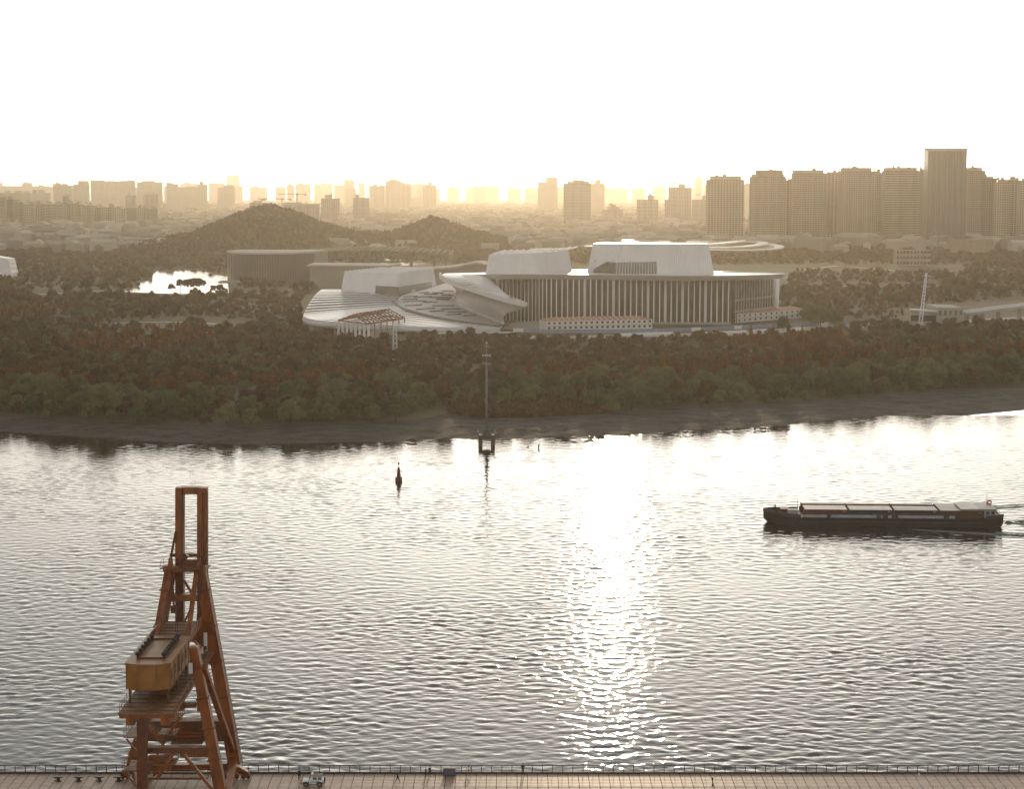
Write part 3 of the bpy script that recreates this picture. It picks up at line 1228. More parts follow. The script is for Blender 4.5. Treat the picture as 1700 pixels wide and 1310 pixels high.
def right_building():
    p = at(1512, 541, G)
    root = empty("low_service_building", p)
    tag(root, "low dark flat-roofed service building with taller block by the far bank road", "building")
    mb = MB(p)
    mb.hexa([atd(1512, 541, 1262), atd(1558, 541, 1262), atd(1558, 541, 1300), atd(1512, 541, 1300)],
            [atd(1512, 515, 1262), atd(1558, 515, 1262), atd(1558, 515, 1300) + Vector((0, 0, 1)), atd(1512, 515, 1300) + Vector((0, 0, 1))])
    mb.build("wing", M['concrete'], root)
    mb = MB(p)
    mb.bar(atd(1510, 513.6, 1262), atd(1556, 517, 1258), 3, 0.7)
    mb.build("canopy", M['white'], root)
    mb = MB(p)
    a, b = atd(1556, 541, 1258), atd(1599, 541, 1252)
    mb.hexa([a, b, b + Vector((0, 36, 0)), a + Vector((0, 36, 0))], [atd(1556, 510, 1258), atd(1599, 511, 1252), atd(1599, 511, 1252) + Vector((0, 36, 0)), atd(1556, 510, 1258) + Vector((0, 36, 0))])
    blk = mb.build("block", M['concrete'], root)
    for i in range(5):
        mb = MB(p)
        q = a.lerp(b, 0.1 + i * 0.2) + Vector((0, -0.2, 0))
        mb.box(q + Vector((0, 0, 8.5)), (1.4, 0.5, 3))
        mb.build("window", M['window'], blk)
    for i in range(8):
        q = atd(1512, 541, 1262).lerp(atd(1558, 541, 1262), (i + 0.5) / 8) + Vector((0, -0.2, 5))
        mb = MB(p)
        mb.box(q, (2.6, 0.5, 4))
        mb.build("window", M['window'], root)
    # ramped viaduct running off to the right
    pts = [at(1600, 521, 12), at(1650, 514, 13), at(1720, 506, 14), at(1860, 496, 15)]
    rt = empty("viaduct", Vector((pts[0].x, pts[0].y, G)))
    tag(rt, "grey road viaduct running from the low building out of the picture", "viaduct")
    o = rt.location.copy()
    for i in range(len(pts) - 1):
        mb = MB(o)
        mb.bar(pts[i], pts[i + 1], 12, 1.6)
        mb.build("deck", M['concrete'], rt)
        mb = MB(o)
        mb.bar(pts[i] + Vector((0, -6, 1.3)), pts[i + 1] + Vector((0, -6, 1.3)), 0.4, 1.2)
        mb.build("parapet", M['cabin'], rt)
        mb = MB(o)
        mb.bar(pts[i] + Vector((0, 6, 1.3)), pts[i + 1] + Vector((0, 6, 1.3)), 0.4, 1.2)
        mb.build("parapet", M['cabin'], rt)
        for t in (0.1, 0.6):
            q = pts[i].lerp(pts[i + 1], t)
            mb = MB(o)
            mb.bar((q.x, q.y, G - 0.5), (q.x, q.y, q.z - 0.7), 3, 1.6)
            mb.build("pier", M['concrete'], rt)


right_building()


# ------------------------------------------------------------------ pavilions behind the opera house
def pavilions():
    # curved glass pavilion by the pond
    D = 1900.0
    base = atd(440, 466, D)
    base.z = G
    root = empty("glass_pavilion", base)
    tag(root, "tall curved glass pavilion beside the bright pond", "pavilion")
    pts = crom([atd(377, 440, 1960), atd(384, 440, 1915), atd(410, 440, 1892), atd(450, 440, 1888), atd(490, 440, 1898), atd(522, 440, 1925)], 49)
    ztop = 32.0
    for i in range(48):
        a, b = pts[i], pts[i + 1]
        if i < 10 and i % 2:
            continue
        mb = MB(base)
        a = a.lerp(b, 0.06)
        mb.hexa([(a.x, a.y, G), (b.x, b.y, G), (b.x, b.y + 0.5, G), (a.x, a.y + 0.5, G)], [(a.x, a.y, ztop), (b.x, b.y, ztop), (b.x, b.y + 0.5, ztop), (a.x, a.y + 0.5, ztop)])
        mb.build("glass_panel", M['tower_glass'], root)
    mb = MB(base)
    poly = [(p.x, p.y - 1.0) for p in pts] + [(pts[-1].x + 8, pts[-1].y + 60), (pts[0].x + 10, pts[0].y + 40)]
    mb.prism(poly, ztop + 0.02, ztop + 1.6)
    mb.build("roof", M['concrete'], root)
    mb = MB(base)
    poly = [(p.x + 1.0, p.y + 2.0) for p in pts[12:]] + [(pts[-1].x + 8, pts[-1].y + 60), (pts[12].x + 4, pts[12].y + 40)]
    mb.prism(poly, G, ztop - 0.1)
    mb.build("core_wall", M['far_wall'], root)
    mb = MB(base)
    q = atd(388, 463, 1880)
    mb.prism([(q.x - 14, q.y - 8), (q.x + 30, q.y - 10), (q.x + 34, q.y + 10), (q.x - 14, q.y + 10)], G, G + 1.4)
    mb.build("terrace", M['concrete'], root)
    # lower pavilion
    base = atd(575, 470, 1760)
    base.z = G
    root = empty("low_pavilion", base)
    tag(root, "low flat pavilion between the glass pavilion and the fan tower", "pavilion")
    a, b = atd(514, 442, 1770), atd(640, 444, 1750)
    mb = MB(base)
    mb.prism([(a.x, a.y), (b.x, b.y), (b.x + 10, b.y + 50), (a.x, a.y + 60)], G, a.z)
    mb.build("wall", M['far_wall'], root)
    mb = MB(base)
    mb.prism([(a.x - 2, a.y - 2), (b.x + 2, b.y - 2), (b.x + 12, b.y + 52), (a.x - 2, a.y + 62)], a.z + 0.02, a.z + 1.4)
    mb.build("roof", M['concrete'], root)
    a, b = atd(640, 444, 1700), atd(806, 440, 1700)
    base = Vector((a.x, a.y, G))
    root = empty("low_pavilion", base)
    tag(root, "low pale wavy-roofed building behind the swooping ramp", "pavilion")
    ps = crom([atd(640, 446, 1710), atd(690, 447, 1700), atd(750, 443, 1700), (atd(790, 436, 1715)), atd(812, 441, 1730)], 24)
    mb = MB(base)
    g = [[p for p in ps], [p + Vector((4, 45, 0.5)) for p in ps]]
    shell(mb, g, Vector((0, 0, -2.0)))
    mb.build("roof", M['concrete'], root)
    mb = MB(base)
    g = [[p + Vector((0, 4, -2.1)) for p in ps], [p + Vector((2, 38, -2.1)) for p in ps]]
    shell(mb, g, Vector((0, 0, -15)))
    mb.build("wall", M['far_wall'], root)
    # truss canopy hall
    base = atd(620, 455, 2050)
    base.z = G
    root = empty("truss_canopy", base)
    tag(root, "long open hall under a dense steel truss roof behind the pavilions", "canopy")
    x0, x1 = atd(468, 430, 2050).x, atd(748, 430, 2050).x
    zr = 22.0
    n = 26
    for i in range(n + 1):
        x = x0 + (x1 - x0) * i / n
        mb = MB(base)
        y0, y1 = 2010, 2150
        arch = 4.0 * math.sin(math.pi * i / n)
        for j in range(10):
            ya, yb = y0 + (y1 - y0) * j / 10, y0 + (y1 - y0) * (j + 1) / 10
            mb.bar((x, ya, zr + arch), (x, yb, zr + arch), 0.9)
            mb.bar((x, ya, zr + 6 + arch), (x, yb, zr + 6 + arch), 0.9)
            mb.bar((x, ya, zr + (6 if j % 2 else 0) + arch), (x, yb, zr + (0 if j % 2 else 6) + arch), 0.8)
        mb.build("truss", M['steel_tan'], root)
    for j in range(8):
        y = 2010 + j * 20
        mb = MB(base)
        for i in range(n):
            xa, xb = x0 + (x1 - x0) * i / n, x0 + (x1 - x0) * (i + 1) / n
            za, zb = 4.0 * math.sin(math.pi * i / n), 4.0 * math.sin(math.pi * (i + 1) / n)
            mb.bar((xa, y, zr + za), (xb, y, zr + zb), 0.9)
            mb.bar((xa, y, zr + 6 + za), (xb, y, zr + 6 + zb), 0.9)
            mb.bar((xa, y, zr + (6 if i % 2 else 0) + za), (xb, y, zr + (0 if i % 2 else 6) + zb), 0.8)
        mb.build("truss", M['steel_tan'], root)
    for px, w in ((500, 3), (545, 3), (592, 6), (609, 6), (626, 3), (682, 3), (720, 3), (740, 2)):
        x = atd(px, 430, 2050).x
        mb = MB(base)
        mb.bar((x, 2060, G - 1), (x, 2060, zr + 2), w, 3)
        mb.build("column", M['steel_tan'], root)
    # big oval building behind the right-hand fly tower
    c = at(1135, 406, 20)
    base = Vector((c.x, c.y, G))
    root = empty("oval_building", base)
    tag(root, "wide low oval building with bright curved roof rims behind the tallest fly tower", "building")
    rx = 165 / (F / c.y)
    ry = 150.0
    for k, (s, z0, z1) in enumerate(((1.0, 17.0, 18.6), (0.84, 20.0, 21.8), (0.62, 22.5, 24.2))):
        mb = MB(base)
        n = 64
        vs, fs = [], []
        for i in range(n):
            a = 2 * math.pi * i / n
            for (rr, z) in ((s, z0), (s, z1), (s - 0.10, z1), (s - 0.10, z0)):
                vs.append((c.x + rx * rr * math.cos(a), c.y + ry * rr * math.sin(a), z + 2.0 * math.sin(a * 2 + k)))
        for i in range(n):
            j = (i + 1) % n
            for m_ in range(4):
                fs.append((i * 4 + m_, j * 4 + m_, j * 4 + (m_ + 1) % 4, i * 4 + (m_ + 1) % 4))
        mb.add(vs, fs)
        mb.build("roof_rim", M['opera_white'], root)
    mb = MB(base)
    mb.prism([(c.x + rx * 0.92 * math.cos(2 * math.pi * i / 40), c.y + ry * 0.92 * math.sin(2 * math.pi * i / 40)) for i in range(40)], G, 17.5)
    mb.build("wall", M['far_wall'], root)
    # white slanting wall at the left edge of the picture
    a, b = atd(-22, 457, 2000), atd(19, 457, 2000)
    root = empty("white_hall", Vector((a.x, a.y, G)))
    tag(root, "white slanting hall end at the far left among brown trees", "hall")
    mb = MB(root.location)
    t0, t1 = atd(-22, 425, 2010), atd(15, 431, 2010)
    bk = Vector((0, 30, 0))
    mb.hexa([Vector((a.x, a.y, G)), Vector((b.x, b.y, G)), Vector((b.x, b.y, G)) + bk, Vector((a.x, a.y, G)) + bk], [t0, t1, t1 + bk * 0.8, t0 + bk * 0.8])
    mb.build("wall", M['opera_wall'], root)
    mb = MB(root.location)
    up_ = Vector((0, 0, 0.8))
    mb.hexa([t0 + up_ * 0.03, t1 + up_ * 0.03, t1 + bk * 0.8 + up_ * 0.03, t0 + bk * 0.8 + up_ * 0.03], [t0 + up_, t1 + up_, t1 + bk * 0.8 + up_, t0 + bk * 0.8 + up_])
    mb.build("roof", M['opera_white'], root)


pavilions()


# ------------------------------------------------------------------ city: residential towers and far skyline
def tower(px0, px1, ytop, d, label, group=None, wall='tower_wall', crowns=(), floors=None, bays=None, windows=True, dep=None,
          name="apartment_tower", steps=(), cat="tower"):
    """crowns: list of (u0,u1,extra px height); steps: shoulders (u0,u1,px lower)"""
    s = F / d
    rr = random.Random(int(px0 * 31 + d))
    a, b = atd(px0, ytop, d), atd(px1, ytop, d)
    top = a.z
    w = b.x - a.x
    dep = dep or min(max(14.0, w * 0.6), 30.0)
    root = empty(name, Vector((a.x, d, G)))
    tag(root, label, cat, group)
    H = top - G
    bays = bays or max(2, int(w / rr.uniform(5.5, 9.5)))
    mb = MB()
    bw = w / bays

    def top_at(u):
        for (u0, u1, dz) in steps:
            if u0 <= u < u1:
                return H - dz / s
        return H

    for i in range(bays):
        h = top_at((i + 0.5) / bays)
        y0 = 1.6 if (i % 2 and bays > 2) else 0.0
        mb.box(((i + 0.5) * bw, (y0 + dep) / 2, h / 2), (bw - 0.04, dep - y0, h))
    mb.build("wall", M[wall], root)
    for (u0, u1, dz) in crowns:
        mb = MB()
        hh = dz / s
        mb.box(((u0 + u1) / 2 * w, dep * 0.5, H + hh / 2 + 0.01), ((u1 - u0) * w, dep * 0.7, hh))
        mb.build("roof_block", M[wall], root)
    if windows and name != "low_block":
        for q in range(rr.randrange(2, 5)):                # lift heads, tanks and masts on the roof
            mb = MB()
            hh = rr.uniform(1.5, 4.5)
            ch_ = [c_ for c_ in crowns]
            zt = H + (max([c_[2] for c_ in ch_]) / s if ch_ else 0)
            u = rr.uniform(0.25, 0.75)
            mb.box((u * w, dep * rr.uniform(0.35, 0.65), zt + hh / 2 - 0.3), (rr.uniform(1.5, 6), rr.uniform(2, 5), hh))
            mb.build("roof_plant", M[wall], root)
    if windows:
        fl = floors or max(4, int(H / rr.uniform(3.0, 3.9)))
        wr = rr.uniform(0.42, 0.68)
        deep = rr.randrange(2, 5)
        off_ = rr.randrange(0, 4)
        mb = MB()
        for i in range(bays):
            h = top_at((i + 0.5) / bays)
            y0 = (1.6 if (i % 2 and bays > 2) else 0.0) - 0.12
            nw = 2 if bw > 5.5 else 1
            for k in range(nw):
                xc = (i + (k + 0.5) / nw) * bw
                ww = bw / nw * (wr if (i + off_) % deep else min(0.9, wr + 0.25))
                for f_ in range(fl):
                    z0 = (f_ + 0.3) * H / fl
                    z1 = (f_ + 0.84) * H / fl
                    if z1 < h - 0.5:
                        mb.add([(xc - ww / 2, y0, z0), (xc + ww / 2, y0, z0), (xc + ww / 2, y0, z1), (xc - ww / 2, y0, z1)], [(0, 1, 2, 3)])
        o = mb.build("windows", M['window'], root)
        o["kind"] = "stuff"
        mb = MB()
        for f_ in range(2, fl, 3):
            for i in range(bays):
                if i % 2 == 0 or bays <= 2:
                    h = top_at((i + 0.5) / bays)
                    z = f_ * H / fl
                    if z < h - 1:
                        mb.box(((i + 0.5) * bw, -0.45, z), (bw * 0.8, 0.8, 0.5))
        o = mb.build("balconies", M[wall], root)
        o["kind"] = "stuff"
    return root


C1 = ((0.1, 0.9, 5),)
near = [
    (1175, 1236, 298, 3150, "golden apartment tower standing alone left of the big tower row", ((0.10, 0.92, 6),)),
    (1248, 1305, 293, 3150, "apartment tower at the left end of the big tower row", ((0.16, 0.92, 11), (0.05, 0.95, 4))),
    (1300, 1322, 300, 3220, "narrow lower block joining the first two towers of the big row", ()),
    (1318, 1372, 287, 3170, "second wide apartment tower of the big row with flat raised top", ((0.02, 0.93, 5),)),
    (1368, 1404, 288, 3240, "plain apartment block between the raised tops of the big row", ((0.2, 0.9, 3),)),
    (1398, 1452, 284, 3150, "third apartment tower of the big row, beside the plain block", ((0.04, 0.92, 6),)),
    (1446, 1472, 286, 3240, "narrow apartment block with a notch in the middle of the big row", ((0.0, 0.6, 2),)),
    (1470, 1528, 283, 3150, "apartment tower immediately left of the dark office tower", ((0.03, 0.92, 5),)),
    (1522, 1545, 283, 3240, "slim apartment block half hidden by the dark office tower's left side", ((0.3, 0.9, 3),)),
    (1604, 1636, 283, 3170, "apartment tower immediately right of the dark office tower", ((0.1, 0.85, 5),)),
    (1630, 1655, 296, 3170, "stepped apartment block second to the right of the dark office tower", ((0.0, 0.8, 3),)),
    (1652, 1676, 302, 3150, "apartment block third to the right of the dark office tower", ((0.3, 0.9, 4),)),
    (1672, 1697, 299, 3220, "apartment block with flat top near the picture's right edge", ((0.2, 0.8, 2),)),
    (1694, 1730, 300, 3150, "apartment tower cut by the picture's right edge", ((0.2, 0.8, 4),)),
]
for (a, b, y, d, l, cr) in near:
    tower(a, b, y, d, l, "apartment towers on the right skyline", crowns=cr)
# office tower
r_ = tower(1541, 1606, 250, 3000, "dark glass office tower, tallest on the right skyline", None, wall='tower_glass', crowns=(), bays=14, floors=38, name="office_tower")
mb = MB()
wv = (1606 - 1541) / (F / 3000)
for (x, y, sx, sy) in ((wv / 2, 0.3, wv, 0.6), (wv / 2, 29.0, wv, 0.6), (0.3, 15, 0.6, 28), (wv - 0.3, 15, 0.6, 28)):
    mb.box((x, y, 147.5 - 0.4 + 1.6 + (CH - (250 - 318) / (F / 3000) - G - 147.5)), (sx, sy, 4.4))
mb.build("roof_screen", M['concrete'], r_)
tower(1580, 1650, 398, 2600, "low plain block at the foot of the dark office tower", None, crowns=(), windows=False, name="low_block", cat="building")
tower(1488, 1545, 415, 2300, "low shop row at the foot of the big tower row", None, windows=True, name="low_block", floors=3, dep=16, cat="building")

mid = [
    (936, 981, 304, 4950, "tan apartment tower above the middle fly tower", ((0.35, 0.75, 5), (0.15, 0.95, 3)), 1),
    (893, 926, 302, 7700, "pale stepped tower left of the tan tower above the opera house", ((0.40, 0.98, 8),), 0),
    (978, 1004, 304, 7400, "pale tower peeping out right of the tan tower", ((0.4, 0.75, 6),), 0),
    (1000, 1035, 348, 5200, "small round-topped block between the two tower groups", ((0.25, 0.8, 5), (0.4, 0.65, 8)), 1),
    (1058, 1093, 331, 5000, "squat tower with a central roof box left of the stepped pair", ((0.5, 0.8, 7), (0.58, 0.7, 9)), 1),
    (1104, 1122, 331, 4900, "low shoulder block of the stepped pair of towers", (), 1),
    (1111, 1148, 311, 5100, "stepped tower with small roof box near the golden tower", ((0.45, 0.72, 6),), 1),
    (1150, 1176, 331, 5000, "low block tucked left of the golden tower", ((0.65, 1.0, 7),), 1),
    (1154, 1167, 296, 12000, "slim faint tower with rounded top on the skyline", ((0.2, 0.8, 3),), 0),
    (1236, 1247, 305, 6500, "thin pale tower in the gap right of the golden tower", ((0.2, 0.7, 2),), 0),
    (640, 666, 300, 9000, "tallest tower of the skyline group above the second hill", ((0.25, 0.75, 3),), 1),
    (664, 682, 308, 9100, "stepped tower right of the tallest above the second hill", ((0.1, 0.4, 5), (0.4, 0.9, 2)), 1),
    (614, 638, 309, 8800, "twin-topped tower left of the tallest above the second hill", ((0.2, 0.5, 3), (0.6, 0.95, 2)), 1),
    (702, 724, 307, 9000, "tower with a roof box standing right of the group above the second hill", ((0.4, 0.68, 5),), 1),
    (533, 563, 329, 5300, "brown tower with roof box right of the first hill's peak", ((0.2, 0.58, 6),), 1),
    (586, 612, 328, 5400, "brown tower with corner roof box above the dip between hills", ((0.15, 0.36, 6),), 1),
    (470, 529, 338, 4700, "long slab block behind the first hill's right shoulder", ((0.0, 0.5, 2),), 1),
    (414, 452, 336, 5200, "low slab peeping over the first hill's left shoulder", ((0.15, 0.5, 3),), 1),
    (571, 588, 300, 12500, "faint tower left of the hill-dip towers", ((0.0, 0.9, 2),), 0),
    (573, 591, 313, 10000, "short pale tower above the dip between the hills", ((0.3, 0.7, 3),), 0),
    (682, 700, 328, 9500, "low pale slab right of the group above the second hill", ((0.3, 0.6, 2),), 0),
    (693, 704, 311, 11000, "thin pale tower beside the lone roof-box tower", (), 0),
]
for (a, b, y, d, l, cr, wd) in mid:
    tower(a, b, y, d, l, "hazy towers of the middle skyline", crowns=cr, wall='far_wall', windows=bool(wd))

left = [
    (150, 172, 300, 8580, "long pale slab tower, first of the wide wall of blocks on the left", ((0.0, 1.0, 1),)),
    (172, 198, 301, 8745, "pale slab in the middle of the wide wall of blocks on the left", ((0.2, 0.7, 1),)),
    (198, 223, 300, 8580, "pale slab at the right end of the wide wall of blocks on the left", ((0.5, 0.9, 1),)),
    (227, 268, 302, 8745, "rounded-top slab right of the wide wall of blocks", ((0.2, 0.7, 2),)),
    (276, 294, 305, 8580, "tower with sloping top right of the rounded slab", ((0.0, 0.5, 2),)),
    (294, 330, 311, 8745, "low slab between the sloping tower and the chimney-topped tower", ((0.4, 0.9, 1.5),)),
    (328, 343, 306, 8580, "tower with a chimney box left of the first hill", ((0.2, 0.55, 5),)),
    (361, 388, 311, 8580, "stepped tower on the skyline above the first hill's left flank", ((0.4, 0.95, 4),)),
    (376, 397, 292, 18500, "faint twin tower high on the skyline left of the cranes", ((0.0, 0.4, 2), (0.6, 1.0, 2))),
    (88, 116, 308, 8250, "twin-domed block near the left skyline", ((0.15, 0.4, 3), (0.55, 0.8, 3))),
    (116, 124, 312, 8415, "narrow link block right of the twin domes", ()),
    (122, 146, 306, 8250, "block with two roof boxes right of the twin domes", ((0.3, 0.6, 6), (0.65, 0.95, 6))),
    (208, 225, 324, 6200, "small brown tower before the wide wall of blocks", ((0.2, 0.5, 5),)),
    (238, 262, 323, 6300, "small brown twin-topped tower before the rounded slab", ((0.1, 0.35, 4), (0.45, 0.7, 4))),
    (-20, 48, 320, 6800, "tan slab block with roof boxes at the left edge", ((0.4, 0.5, 4), (0.65, 0.78, 4), (0.85, 0.98, 3))),
    (52, 80, 320, 6800, "tan slab block with two roof boxes behind the left row", ((0.05, 0.25, 5), (0.4, 0.7, 5))),
    (-30, 86, 310, 12500, "faint long slab far behind the left row", ((0.1, 0.9, 1.5),)),
]
for (a, b, y, d, l, cr) in left:
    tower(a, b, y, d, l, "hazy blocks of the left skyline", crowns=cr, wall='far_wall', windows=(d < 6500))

# brown row of apartment blocks at the left, each block its own thing
row_edges = [-14, 8, 22, 38, 56, 73, 88, 104, 122, 138, 154, 172, 190, 208, 226, 244, 260]
row_tops = [326, 331, 336, 339, 338, 339, 339, 338, 339, 341, 344, 344, 346, 345, 345, 347]
ordw = ["first", "second", "third", "fourth", "fifth", "sixth", "seventh", "eighth", "ninth", "tenth", "eleventh", "twelfth", "thirteenth", "fourteenth", "fifteenth", "last"]
for i in range(16):
    cr = [((0.15, 0.5, 3),), ((0.35, 0.8, 3),), ((0.1, 0.4, 2.5), (0.6, 0.9, 2.5)), ((0.5, 0.85, 4),)][i % 4]
    tower(row_edges[i], row_edges[i + 1], row_tops[i], 4500 + (i % 3) * 40, ordw[i] + " block from the left in the brown row of apartments beyond the park",
          "brown row of apartment blocks at the left", crowns=cr, wall='tower_wall', bays=3, dep=14 + (i % 2) * 4, name="apartment_block", cat="apartment block")
tower(104, 113, 326, 4650, "small tower sticking up above the brown left row", None, crowns=((0.0, 1.0, 2),), wall='far_wall', name="apartment_block")

# faint farthest skyline: pale slabs that the photograph hardly tells apart
rg = np.random.default_rng(21)
px = -60.0
while px < 1180:
    w = rg.uniform(10, 34)
    if not (395 < px < 470 and False):
        d = rg.uniform(12500, 16500)
        y = 311 - rg.uniform(0, 8) + (3 if px > 700 else 0)
        cr = ((0.2, 0.5, rg.uniform(1, 2.5)),) if rg.uniform() < 0.6 else ()
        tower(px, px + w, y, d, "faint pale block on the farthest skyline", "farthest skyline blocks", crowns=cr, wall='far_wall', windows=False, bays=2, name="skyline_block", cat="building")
    px += w + rg.uniform(-4, 14)


# tower cranes on the building site behind the first hill
def tower_crane(px, py, d, jl, jr, h, label):
    s = F / d
    p = atd(px, py, d)
    root = empty("tower_crane", Vector((p.x, d, p.z - h)))
    tag(root, label, "tower crane")
    mb = MB()
    mb.bar((0, 0, 0), (0, 0, h + 3), 2.2)
    mb.build("mast", M['steel_tan'], root)
    mb = MB()
    mb.bar((0, 0, h), (-jl / s, 0, h + 0.5), 1.6, 1.8)
    mb.build("jib", M['steel_tan'], root)
    mb = MB()
    mb.bar((0, 0, h), (jr / s, 0, h), 1.8, 1.6)
    mb.build("counter_jib", M['steel_tan'], root)
    mb = MB()
    mb.box((jr / s, 0, h - 1.5), (4, 3, 4.5))
    mb.build("counterweight", M['crane_dark'], root)
    mb = MB()
    mb.box((1.8, -1.8, h - 1.5), (2, 2, 2.4))
    mb.build("cab", M['crane_dark'], root)


tower_crane(493, 322, 4900, 32, 14, 40, "higher tower crane with long jib above the slab behind the hill")
tower_crane(468, 330, 4900, 40, 14, 30, "lower tower crane left of the higher one behind the hill")


# ------------------------------------------------------------------ trees
def leaf_mesh(name, pos, nrm, size, m, jitter=0.7, seed=0, aspect=1.0):
    """one quad per leaf clump"""
    rg = np.random.default_rng(seed)
    n = len(pos)
    nn = nrm + rg.normal(size=(n, 3)) * jitter
    nn /= np.linalg.norm(nn, axis=1)[:, None] + 1e-9
    ref = rg.normal(size=(n, 3))
    tx = np.cross(nn, ref)
    tx /= np.linalg.norm(tx, axis=1)[:, None] + 1e-9
    ty = np.cross(nn, tx)
    s = (size * rg.uniform(0.6, 1.4, n))[:, None] * 0.5
    q = np.stack([pos - tx * s - ty * s * aspect, pos + tx * s - ty * s * aspect, pos + tx * s * 0.7 + ty * s * aspect, pos - tx * s * 0.7 + ty * s * aspect], 1)
    vs = q.reshape(-1, 3)
    fs = np.arange(4 * n).reshape(n, 4)
    me = bpy.data.meshes.new(name)
    me.vertices.add(len(vs))
    me.vertices.foreach_set("co", vs.ravel())
    me.loops.add(fs.size)
    me.loops.foreach_set("vertex_index", fs.ravel().astype(np.int32))
    me.polygons.add(n)
    me.polygons.foreach_set("loop_start", np.arange(0, fs.size, 4))
    me.update(calc_edges=True)
    me.materials.append(m)
    return me


def crown_round(seed, m, n=3000, r=5.0, h=9.0, size=0.55, lobes=20, low=0.12):
    """lumpy dome"""
    rg = np.random.default_rng(seed)
    P, Nn = [], []
    per = n // lobes
    for k in range(lobes):
        a = rg.uniform(0, 2 * np.pi)
        v = rg.uniform(low, 1) ** 0.8
        rad = r * (1 - 0.55 * v ** 2) * rg.uniform(0.35, 0.85)
        c = np.array([rad * np.cos(a), rad * np.sin(a), h * (0.10 + 0.72 * v)])
        lr = r * rg.uniform(0.26, 0.44)
        d = rg.normal(size=(per, 3))
        d /= np.linalg.norm(d, axis=1)[:, None]
        d[:, 2] = np.where(d[:, 2] < -0.35, -d[:, 2], d[:, 2])
        rr = lr * rg.uniform(0.86, 1.06, per)
        P.append(c + d * rr[:, None] * np.array([1, 1, 0.92]))
        Nn.append(d)
    return leaf_mesh("crown", np.concatenate(P), np.concatenate(Nn) + np.array([0, 0, 0.15]), size, m, 0.26, seed)


def crown_cone(seed, m, n=1500, r=2.6, h=13.0, size=0.5):
    rg = np.random.default_rng(seed)
    t = rg.uniform(0.0, 1, n) ** 0.75                # 0 top .. 1 bottom
    a = rg.uniform(0, 2 * np.pi, n)
    tier = 0.72 + 0.28 * np.abs(np.sin(t * 22 + 2.0 * np.sin(a * 3 + seed)))
    rad = r * (0.10 + 0.9 * t ** 0.8) * tier * rg.uniform(0.35, 1.0, n) ** 0.5 * (1 + 0.2 * np.sin(a * 4 + seed))
    P = np.stack([rad * np.cos(a), rad * np.sin(a), h * (0.08 + 0.92 * (1 - t)) - 0.12 * rad], 1)
    Nn = np.stack([np.cos(a), np.sin(a), np.full(n, 0.35)], 1)
    return leaf_mesh("crown", P, Nn, size, m, 0.6, seed)


def crown_open(seed, m, n=1500, r=4.0, h=10.0, size=0.4):
    """sparse twiggy crown, upright oval"""
    rg = np.random.default_rng(seed)
    d = rg.normal(size=(n, 3))
    d /= np.linalg.norm(d, axis=1)[:, None]
    rr = rg.uniform(0.25, 1, n) ** 0.45
    bump = 1 + 0.25 * np.sin(4 * np.arctan2(d[:, 1], d[:, 0]) + seed) * np.cos(5 * d[:, 2])
    P = d * (rr * bump)[:, None] * np.array([r, r, h * 0.46]) + np.array([0, 0, h * 0.56])
    return leaf_mesh("crown", P, d, size, m, 0.9, seed, aspect=1.8)


def trunk_mesh(seed, h, r, limbs=4):
    rg = random.Random(seed)
    mb = MB()
    mb.tube((0, 0, -0.6), (rg.uniform(-.3, .3), rg.uniform(-.3, .3), h * 0.5), r, r * 0.6, 7)
    for k in range(limbs):
        a = rg.uniform(0, 6.28)
        L = h * rg.uniform(0.3, 0.45)
        z = h * rg.uniform(0.25, 0.5)
        mb.tube((0, 0, z), (math.cos(a) * L * 0.6, math.sin(a) * L * 0.6, z + L * 0.7), r * 0.45, r * 0.12, 5)
    return mb.mesh("trunk", M['bark'])


WILLOW = [(crown_round(100 + i, M['leaf_willow'], 4200, 5.6 + 0.4 * i, 9.5 + 0.5 * (i % 3), 0.48, 15 + 2 * i), trunk_mesh(i, 8.5, 0.28)) for i in range(5)]
ROUND_BROWN = [(crown_round(140 + i, M['leaf_brown'], 2600, 4.4, 8.5, 0.5, 18), trunk_mesh(10 + i, 8.5, 0.25)) for i in range(3)]
REDWOOD = [(crown_cone(160 + i, M['leaf_rust'], 1700, 2.5 + 0.25 * i, 13.0 + i * 0.6, 0.5), trunk_mesh(20 + i, 12, 0.22, 2)) for i in range(4)]
BARE = [(crown_open(180 + i, M['leaf_brown'], 1700, 3.4 + 0.4 * i, 10.5 + i, 0.42), trunk_mesh(30 + i, 10, 0.2, 6)) for i in range(3)]
RUSTR = [(crown_round(190 + i, M['leaf_rust'], 2400, 4.0, 9.0, 0.5, 16), trunk_mesh(36 + i, 9, 0.24)) for i in range(2)]


def plant(name, var, x, y, z, sc, label, group, cat="tree", sz=1.0):
    e = bpy.data.objects.new(name, None)
    e.location = (x, y, z)
    e.rotation_euler = (0, 0, random.uniform(0, 6.28))
    e.scale = (sc, sc, sc * sz)
    e.empty_display_size = 0.5
    COL.objects.link(e)
    tag(e, label, cat, group)
    for nm, me in (("crown", var[0]), ("trunk", var[1])):
        link(bpy.data.objects.new(nm, me), e)
    return e


def land_z(y, foot_y):
    return float(np.interp(y - foot_y, [-2, 10, 30, 60], [2.2, 3.6, 4.6, G]))


LW = "rounded grey-green tree in the thicket along the far river bank"
LB = "rounded brown tree in the thicket along the far river bank"
LR = "rust-brown conical tree in the band behind the riverside thicket"
LO = "bare twiggy brown tree among the riverside thicket"
LRR = "rounded rust-red tree in the band behind the riverside thicket"
counts = dict(w=0, b=0, r=0, o=0)


